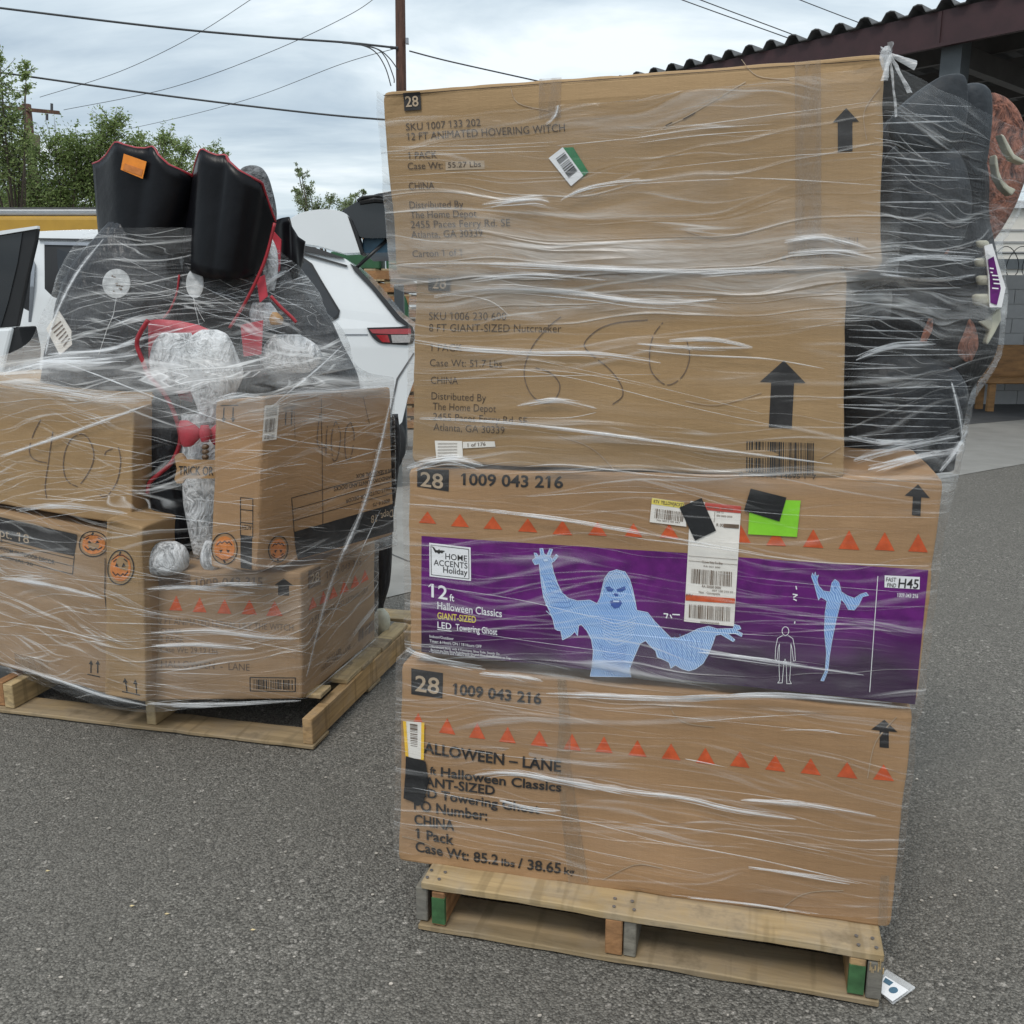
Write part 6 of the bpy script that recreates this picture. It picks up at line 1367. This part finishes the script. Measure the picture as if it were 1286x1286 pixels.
# ------------------------------------------------------------------ pallets stacked behind the car
def slat_pallet_meshes():
    out = []
    for nm, bxs in (('deck_boards', [(-0.6 + 0.2 * k, -0.6 + 0.2 * k + 0.13, -0.5, 0.5, 0.118, 0.138) for k in range(6)]), ('stringers', [(-0.6, 0.6, y - 0.02, y + 0.02, 0.022, 0.117) for y in (-0.48, 0, 0.48)]), ('bottom_boards', [(-0.6 + 0.5 * k, -0.6 + 0.5 * k + 0.13, -0.5, 0.5, 0.002, 0.021) for k in range(3)])):
        b = MB()
        for q in bxs: b.aabox(*q)
        me = bpy.data.meshes.new(nm); me.from_pydata(b.v, [], b.f); me.materials.append(M['wood_orange_y' if nm == 'stringers' else 'wood_tan_x']); out.append((nm, me))
    return out
ORD = ['topmost, right under the green crates'] + [o_ + ' from the top' for o_ in ('second', 'third', 'fourth', 'fifth', 'sixth', 'seventh', 'eighth', 'ninth', 'tenth', 'eleventh', 'twelfth')] + ['lowest, on the ground']
SPM = slat_pallet_meshes(); rr = random.Random(3)
for (x, y, nst, hz) in ((-1.5, 11.6, 13, 0.0),):
    for k in range(nst):
        e = empty('stacked_pallet', (x + rr.uniform(-0.04, 0.04), y + rr.uniform(-0.03, 0.03), 0.004 + hz + 0.142 * k), 'rough wooden pallet stacked behind the white car, ' + ORD[nst - 1 - k], 'pallet', rr.uniform(-0.04, 0.04), 'stacked pallets behind the car')
        for nm, me in SPM:
            o = link(bpy.data.objects.new(nm, me)); o.parent = e
            if nm != 'stringers': o['kind'] = 'stuff'
            else: o['kind'] = 'stuff'
for k, (x, z, lab) in enumerate(((-1.82, 0.004 + 0.142 * 13, 'green plastic crate, left one on the stacked pallets under the tailgate'), (-1.18, 0.004 + 0.142 * 13, 'green plastic crate, right one on the stacked pallets under the tailgate'))):
    e = empty('plastic_crate', (x, 11.55, z), lab, 'crate', 0.05 * k)
    b = MB(); b.aabox(x - 0.28, x + 0.28, 11.4, 11.8, z + 0.002, z + 0.02); b.build('crate_base', M['crate_green'], e)
    for q in ((x - 0.28, x + 0.28, 11.36, 11.385), (x - 0.28, x + 0.28, 11.815, 11.84), (x - 0.29, x - 0.27, 11.386, 11.81), (x + 0.27, x + 0.29, 11.386, 11.81)):
        b = MB(); b.aabox(*q, z + 0.004, z + 0.20); bevel(b.build('crate_wall', M['crate_green'], e), 0.01, 1)
        
e = empty('steel_post', at_y(501, 470, 9.6) * np.array([1, 1, 0]), 'dark grey steel post between the car and the box tower', 'post')
p = at_y(501, 357, 9.6); b = MB(); b.aabox(p[0] - 0.045, p[0] + 0.045, 9.55, 9.65, 0.012, p[2]); bevel(b.build('post_tube', M['steel_post'], e), 0.006, 1)
b = MB(); b.aabox(p[0] - 0.10, p[0] + 0.10, 9.5, 9.7, 0.002, 0.011); b.build('base_plate', M['steel_post'], e)
p = at_y(506, 388, 11.0); e = empty('refuse_bag', (p[0], 11.0, 1.2), 'green and blue bag resting beside the dark steel post', 'bag')
b = MB(); blob(b, [(372, 503, 509), (380, 500, 512), (395, 499, 514), (410, 500, 514), (418, 502, 512)], 11.0, 0.8, 4, 20, rough=0.15); b.build('bag_body', M['crate_green'], e, True)
b = MB(); blob(b, [(400, 504, 510), (408, 502, 513), (418, 501, 514), (424, 504, 512)], 10.9, 0.7, 4, 20, rough=0.15); b.build('bag_patch', M['bag_blue'], e, True)

# ------------------------------------------------------------------ yellow bus
p0, p1_ = at_y(-420, 285, 14.0), at_y(150, 285, 14.0); zt = at_y(60, 262, 14.0)[2]; zb = at_y(60, 270.5, 14.0)[2]
e = empty('school_bus', ((p0[0] + p1_[0]) / 2, 15.2, 0), 'yellow bus with a pale roof behind the white SUV', 'bus')
b = MB(); b.aabox(p0[0], p1_[0], 14.0, 16.4, 0.5, zb); bevel(b.build('body', M['yellow_paint'], e), 0.06, 3)
b = MB(); b.aabox(p0[0] + 0.03, p1_[0] - 0.03, 14.02, 16.38, zb + 0.002, zt); bevel(b.build('roof', M['bus_roof'], e), 0.10, 4)
b = MB(); b.aabox(p0[0], p1_[0] + 0.01, 13.985, 14.0, zt - 0.012, zt + 0.016); b.build('gutter', M['roof_metal'], e)
for k in range(7):
    x0 = p0[0] + 0.3 + k * 0.92; b = MB(); b.aabox(x0, x0 + 0.75, 13.985, 13.998, zb - 1.05, zb - 0.42); b.build('window', M['car_glass'], e)
for x in (p0[0] + 1.4, p1_[0] - 1.2):
    b = MB(); b.tube([(x, 13.99, 0.5), (x, 14.25, 0.5)], 0.49, 24); b.build('wheel', M['rubber'], e)

# ------------------------------------------------------------------ utility poles and wires
Yp = 21.0
e = empty('utility_pole', at_y(500, 300, Yp) * np.array([1, 1, 0]), 'brown wooden utility pole rising behind the box tower', 'pole')
b = MB(); b.tube([np.array([at_y(504, 110, Yp)[0] + 0.012 * (z - 6), Yp, z]) for z in np.linspace(0, 11, 12)], [0.125 - 0.003 * k for k in range(12)], 16); b.build('pole_shaft', M['pole_wood'], e, True)
b = MB(); b.aabox(*[v for v in (at_y(510.5, 54, Yp)[0], at_y(514, 54, Yp)[0])], Yp - 0.16, Yp - 0.05, at_y(511, 57, Yp)[2], at_y(511, 50, Yp)[2]); b.build('bracket', M['car_trim'], e)
b = MB(); b.tube([at_y(490, 59.5, Yp - 0.1), at_y(500, 60.5, Yp - 0.1)], 0.03, 6); b.build('cable_clamp', M['ceramic'], e)
Y2 = 46.0
e = empty('utility_pole', at_y(38, 300, Y2) * np.array([1, 1, 0]), 'distant utility pole with a crossarm and transformer among the left trees', 'pole')
b = MB(); b.tube([np.array([at_y(36, 160, Y2)[0], Y2, z]) for z in np.linspace(0, at_y(36, 131, Y2)[2], 8)], [0.24 - 0.006 * k for k in range(8)], 12); b.build('pole_shaft', M['pole_wood'], e, True)
b = MB(); b.box(at_y(2, 136.5, Y2 - 0.2), at_y(74, 143.5, Y2 - 0.2) - at_y(2, 136.5, Y2 - 0.2), (0, 0.12, 0), (0, 0, 0.15)); b.build('crossarm', M['pole_wood'], e)
for x, y0, y1 in ((65, 139, 130), (59, 143, 151), (14, 137, 129)): b = MB(); b.tube([at_y(x, y0, Y2 - 0.15), at_y(x, y1, Y2 - 0.15)], 0.06, 8); b.build('insulator', M['ceramic'], e)
b = MB(); b.tube([at_y(41, 195, Y2 - 0.4), at_y(41, 169, Y2 - 0.4)], 0.32, 16); b.build('transformer', M['transformer'], e)
def wire(px, Y, w, label, Yb=None):
    P = catmull(px, 10); n = len(P); b = MB()
    b.tube([at_y(p[0], p[1], Y + ((Yb or Y) - Y) * i / (n - 1)) for i, p in enumerate(P)], w * Y / FPX / 2, 6)
    o = b.build('overhead_wire', M['wire'], None, True); tag(o, label, 'wire', 'overhead wires')
wire([(-60, 2), (0, 10), (200, 34), (330, 46), (430, 53), (470, 57), (497, 60)], 20.8, 2.4, 'topmost thick wire running from the left edge to the brown pole')
wire([(-60, 83), (0, 91), (215, 121), (400, 143), (520, 153)], 19.5, 2.2, 'lower thick wire crossing from the left edge behind the box tower')
wire([(330, -12), (311, 2), (240, 47), (150, 90), (50, 122)], 34, 0.8, 'thin slanting wire, leftmost of the three fading to the left trees', 46)
wire([(480, -10), (440, 18), (340, 65), (215, 110), (80, 138)], 34, 0.8, 'thin slanting wire, middle of the three fading to the left trees', 46)
wire([(500, 60), (430, 80), (310, 125), (170, 160), (88, 171)], 21, 0.9, 'thin slanting wire from the brown pole clamp down to the left trees', 46)
wire([(514, 64), (560, 76), (640, 94), (690, 105)], 20.9, 1.6, 'wire leaving the brown pole to the right above the top box')
wire([(430, 54), (455, 57), (472, 66), (484, 85), (491, 108)], 20.6, 1.3, 'drip loop cable hanging left of the brown pole, outer one')
wire([(440, 55), (470, 60), (484, 72), (494, 96), (495, 104)], 20.6, 1.3, 'drip loop cable hanging left of the brown pole, middle one')
wire([(455, 57), (475, 62), (489, 73), (500, 88)], 20.6, 1.3, 'drip loop cable meeting the brown pole, inner one')
wire([(840, -8), (857, 0), (985, 46), (1010, 55)], 17, 1.1, 'left wire of the pair above the corrugated roof')
wire([(860, -9), (880, 0), (992, 42), (1020, 53)], 17, 1.1, 'right wire of the pair above the corrugated roof')
wire([(985, -9), (1005, 0), (1075, 27), (1110, 40)], 17, 1.0, 'single wire nearest the steel post at the upper right')

# ------------------------------------------------------------------ carport
ZR = 4.5
Ea, Eb = at_z(800, 95, ZR), at_z(1150, 13, ZR); ed = (Eb - Ea) / np.linalg.norm(Eb - Ea); en = np.array([-ed[1], ed[0], 0]); en = en if en[1] > 0 else -en
E0 = at_z(640, 131, ZR); elen = 12.5
crt = empty('carport', E0 + ed * 6 + en * 3 - np.array([0, 0, ZR]), 'open carport with corrugated roof, maroon beam and dark steel post', 'carport')
per = 0.30; prof = []
nper = int(elen / per)
for k in range(nper):
    for (t, h) in ((0.0, -0.045), (0.30, -0.045), (0.46, 0.03), (0.62, 0.042), (0.78, 0.03), (0.94, -0.045)): prof.append((k * per + t * per, h))
V = []; 
for j, o_ in enumerate((0.0, 6.3)):
    for (t, h) in prof: V.append(E0 + ed * t + en * o_ + np.array([0, 0, h - o_ * 0.03]))
m = len(prof); V2 = V + [p - np.array([0, 0, 0.012]) for p in V]
fq = [(i, i + 1, m + i + 1, m + i) for i in range(m - 1)] + [(2 * m + i, 2 * m + m + i, 2 * m + m + i + 1, 2 * m + i + 1) for i in range(m - 1)] + [(i, 2 * m + i, 2 * m + i + 1, i + 1) for i in range(m - 1)]
mesh_obj('corrugated_roof', V2, fq, M['roof_metal'], crt)
Zb = np.array([0, 0, 1.0])
def beam(name, mat, t0, t1, o0, o1, z0, z1):
    b = MB(); b.box(E0 + ed * t0 + en * o0 + Zb * (z0 - ZR), ed * (t1 - t0), en * (o1 - o0), (0, 0, z1 - z0)); return b.build(name, M[mat], crt)
beam('eave_beam', 'maroon', 0.05, elen, 0.06, 0.16, ZR - 0.40, ZR - 0.062)
beam('beam_lip', 'maroon', 0.05, elen, 0.02, 0.055, ZR - 0.42, ZR - 0.385)
for k in range(1, 6): beam('purlin', 'purlin', 0.05, elen, 1.1 * k, 1.1 * k + 0.07, ZR - 0.30 - 0.033 * k, ZR - 0.10 - 0.033 * k)
def on_eave(px, py):
    d = ray(px, py); nrm = en; t = (nrm @ (E0 + en * 0.2 - CAM)) / (nrm @ d); p = CAM + d * t; return (p - E0) @ ed
tp_ = on_eave(1197, 60)
for t in (tp_ - 5.2, tp_, tp_ + 4.6):
    beam('post', 'steel_post', t - 0.11, t + 0.11, 0.17, 0.38, 0.012, ZR - 0.20)
    beam('post', 'steel_post', t - 0.11, t + 0.11, 5.9, 6.1, 0.012, ZR - 0.40)
    beam('rafter', 'purlin', t - 0.06, t + 0.06, 0.39, 5.9, ZR - 0.58, ZR - 0.36)
b_ = on_eave(1188, 30); beam('beam_joint', 'maroon', b_ - 0.02, b_ + 0.02, 0.045, 0.06, ZR - 0.38, ZR - 0.07)

# ------------------------------------------------------------------ block wall, building, bench, wire
Yw = 14.0
x0 = at_y(1150, 400, Yw)[0]; ztw = at_y(1250, 346, Yw)[2]
wl = empty('block_wall', (x0 + 3, Yw + 0.1, 0), 'low grey concrete block wall behind the wooden bench', 'wall')
nrow = 9; hgt = ztw / nrow
b = MB(); b.aabox(x0, x0 + 6.4, Yw + 0.012, Yw + 0.19, 0.012, ztw - 0.004); b.build('mortar_core', M['mortar'], wl)
b = MB(); b.aabox(-0.195, 0.195, -0.004, 0.20, 0.004, hgt - 0.006); bme = bpy.data.meshes.new('block'); bme.from_pydata(b.v, [], b.f); bme.materials.append(M['block'])
for r_ in range(nrow):
    for c in range(16):
        o = link(bpy.data.objects.new('block', bme)); o.parent = wl
        o.location = (x0 + 0.2 + c * 0.4 + (0.2 if r_ % 2 else 0) - (x0 + 3), Yw - (Yw + 0.1), 0.012 + r_ * hgt)
Yb = 22.0
xb = at_y(1222, 300, Yb)[0]; zr = at_y(1270, 262, Yb)[2]
bd = empty('pale_building', (xb + 6, Yb + 3, 0), 'pale cream building behind the block wall at the right edge', 'building')
b = MB(); b.aabox(xb, xb + 14, Yb, Yb + 6, 0.01, zr); b.build('wall', M['pale_wall'], bd)
b = MB(); b.aabox(xb - 0.1, xb + 14.1, Yb - 0.12, Yb + 6.1, zr + 0.002, zr + 0.16); b.build('roof_edge', M['bus_roof'], bd)
for y in (290, 305, 318): z = at_y(1270, y, Yb)[2]; b = MB(); b.aabox(xb + 0.01, xb + 14, Yb - 0.025, Yb - 0.001, z, z + 0.035); b.build('siding_line', M['mortar'], bd)
z = at_y(1270, 338, Yb)[2]; b = MB(); b.aabox(xb + 0.01, xb + 14, Yb - 0.05, Yb - 0.001, z, z + 0.22); b.build('wall_band', M['steel_post'], bd)
rw = MB()
for k in range(7):
    c = at_y(1262 + k * 20, 331, Yw + 0.1); rw.tube([c + np.array([0.2 * math.cos(t), 0.05 * math.sin(2 * t), 0.24 * math.sin(t)]) for t in np.linspace(0, 6.3, 22)], 0.006, 5)
a = at_y(1235, 318, Yw + 0.1); rw.tube([a, a + np.array([3.5, 0, 0])], 0.006, 5)
tag(rw.build('razor_wire', M['wire'], None, True), 'coiled razor wire along the top of the block wall', 'wire')
e = empty('bench', (at_y(1260, 480, 13.2)[0] + 0.6, 13.3, 0), 'brown wooden bench with a tall back panel in front of the block wall', 'bench')
xa = at_y(1228, 455, 13.4)[0]; zt, zm = at_y(1250, 433, 13.45)[2], at_y(1250, 476, 13.45)[2]
b = MB(); b.aabox(xa, xa + 2.6, 13.42, 13.47, zm - 0.05, zt); bevel(b.build('back_panel', M['bench_wood'], e), 0.008, 1)
zs = at_y(1250, 474, 13.05)[2]
b = MB(); b.aabox(xa - 0.03, xa + 2.6, 13.0, 13.41, zs - 0.085, zs); bevel(b.build('seat', M['bench_wood'], e), 0.01, 1)
xl = at_y(1240.5, 500, 13.05)[0]
for x in (xl, xl + 2.2):
    for y in (13.03, 13.34): b = MB(); b.aabox(x, x + 0.09, y, y + 0.06, 0.012, zs - 0.087); b.build('leg', M['bench_wood'], e)

# ------------------------------------------------------------------ trees
def tree(label, base_px, crowns, Y, mat, nleaf, leaf, seed, depth=1.0):
    rr = random.Random(seed); bp = at_y(base_px, 300, Y)
    e = empty('tree', (bp[0], Y, 0), label, 'tree', 0, 'trees behind the parking lot')
    tk = MB(); top = np.mean([at_y(c[0], c[1], Y) for c in crowns], 0)
    base = np.array([bp[0], Y, 0.0]); fork = base + (top - base) * 0.45 + np.array([0.1, 0, 0])
    tk.tube([base, (base + fork) / 2 + np.array([0.06, 0, 0]), fork], [0.14, 0.11, 0.08], 8)
    LV, LF = [], []; area = sum(c[2] ** 2 for c in crowns)
    for (x, y, r) in crowns:
        c = at_y(x, y, Y); c[1] += rr.uniform(-0.5, 0.5) * depth; rad = r * Y / FPX
        tk.tube([fork, (fork + c) / 2 + np.array([rr.uniform(-.1, .1), rr.uniform(-.1, .1), 0.1]), c], [0.03, 0.016, 0.006], 6)
        ntw = max(6, int(1.05 * nleaf * r * r / area / 26))
        for k in range(ntw):
            d = np.array([rr.gauss(0, 1), rr.gauss(0, 1), rr.gauss(0.25, 0.9)]); d /= np.linalg.norm(d)
            s0 = c + d * rad * rr.uniform(0.0, 0.5); e1 = c + d * rad * rr.uniform(0.7, 1.3) + np.array([0, 0, rr.uniform(-0.15, 0.25) * rad])
            tk.tube([s0, e1], [0.008, 0.003], 4)
            for j in range(26):
                t = rr.uniform(0.05, 1.0); p = s0 + (e1 - s0) * t + np.array([rr.gauss(0, 1), rr.gauss(0, 1), rr.gauss(0, 1)]) * rad * 0.14
                a = np.array([rr.gauss(0, 1), rr.gauss(0, 1), rr.gauss(0, 0.7)]); a /= np.linalg.norm(a); bb = np.cross(a, (rr.random(), rr.random(), rr.random())); bb /= np.linalg.norm(bb) + 1e-9
                l = leaf * 0.72 * rr.uniform(0.6, 1.3); i0 = len(LV)
                LV += [p - a * l, p + bb * l * 0.45, p + a * l, p - bb * l * 0.45]; LF.append((i0, i0 + 1, i0 + 2, i0 + 3))
    tk.build('trunk', M['bark'], e, True)
    o = mesh_obj('crown', LV, LF, M[mat], e); o['kind'] = 'stuff'
tree('tall loose tree at the left edge reaching above the distant pole crossarm', 0, [(2, 112, 32), (10, 150, 24), (-10, 170, 45), (26, 86, 12), (10, 78, 9), (30, 115, 12), (40, 178, 16), (-40, 120, 40), (8, 215, 40), (45, 103, 7)], 19, 'leaf_green', 11000, 0.050, 1)
tree('bushy green tree below the distant transformer', 70, [(58, 200, 36), (96, 186, 26), (20, 195, 26), (112, 205, 24), (90, 225, 32), (40, 240, 34), (66, 250, 34), (110, 240, 28), (60, 178, 12), (20, 250, 30)], 21, 'leaf_dark', 15000, 0.055, 2)
tree('bright green tree rising left of the orange stickered collar', 150, [(148, 163, 22), (120, 195, 18), (140, 185, 24), (170, 182, 20), (210, 180, 18), (238, 192, 15), (150, 215, 30), (200, 215, 32), (128, 232, 26), (235, 222, 24)], 22, 'leaf_green', 13000, 0.052, 3)
tree('small clump of foliage between the two tall collars', 262, [(264, 186, 11), (276, 192, 8), (258, 205, 16), (275, 215, 14)], 23, 'leaf_green', 2200, 0.04, 6)
tree('wispy pale shrub top above the raised tailgate', 405, [(378, 213, 6), (386, 225, 8), (392, 238, 10), (372, 240, 8), (385, 258, 14), (410, 250, 11), (425, 256, 10), (445, 243, 8), (455, 238, 5), (366, 236, 5), (405, 268, 16), (440, 262, 14)], 17, 'leaf_pale', 4200, 0.028, 4)
tree('dark hedge like tree low behind the yellow bus', 40, [(0, 262, 26), (40, 264, 24), (90, 262, 24), (130, 262, 22), (-40, 255, 30)], 24, 'leaf_dark', 9000, 0.06, 5)
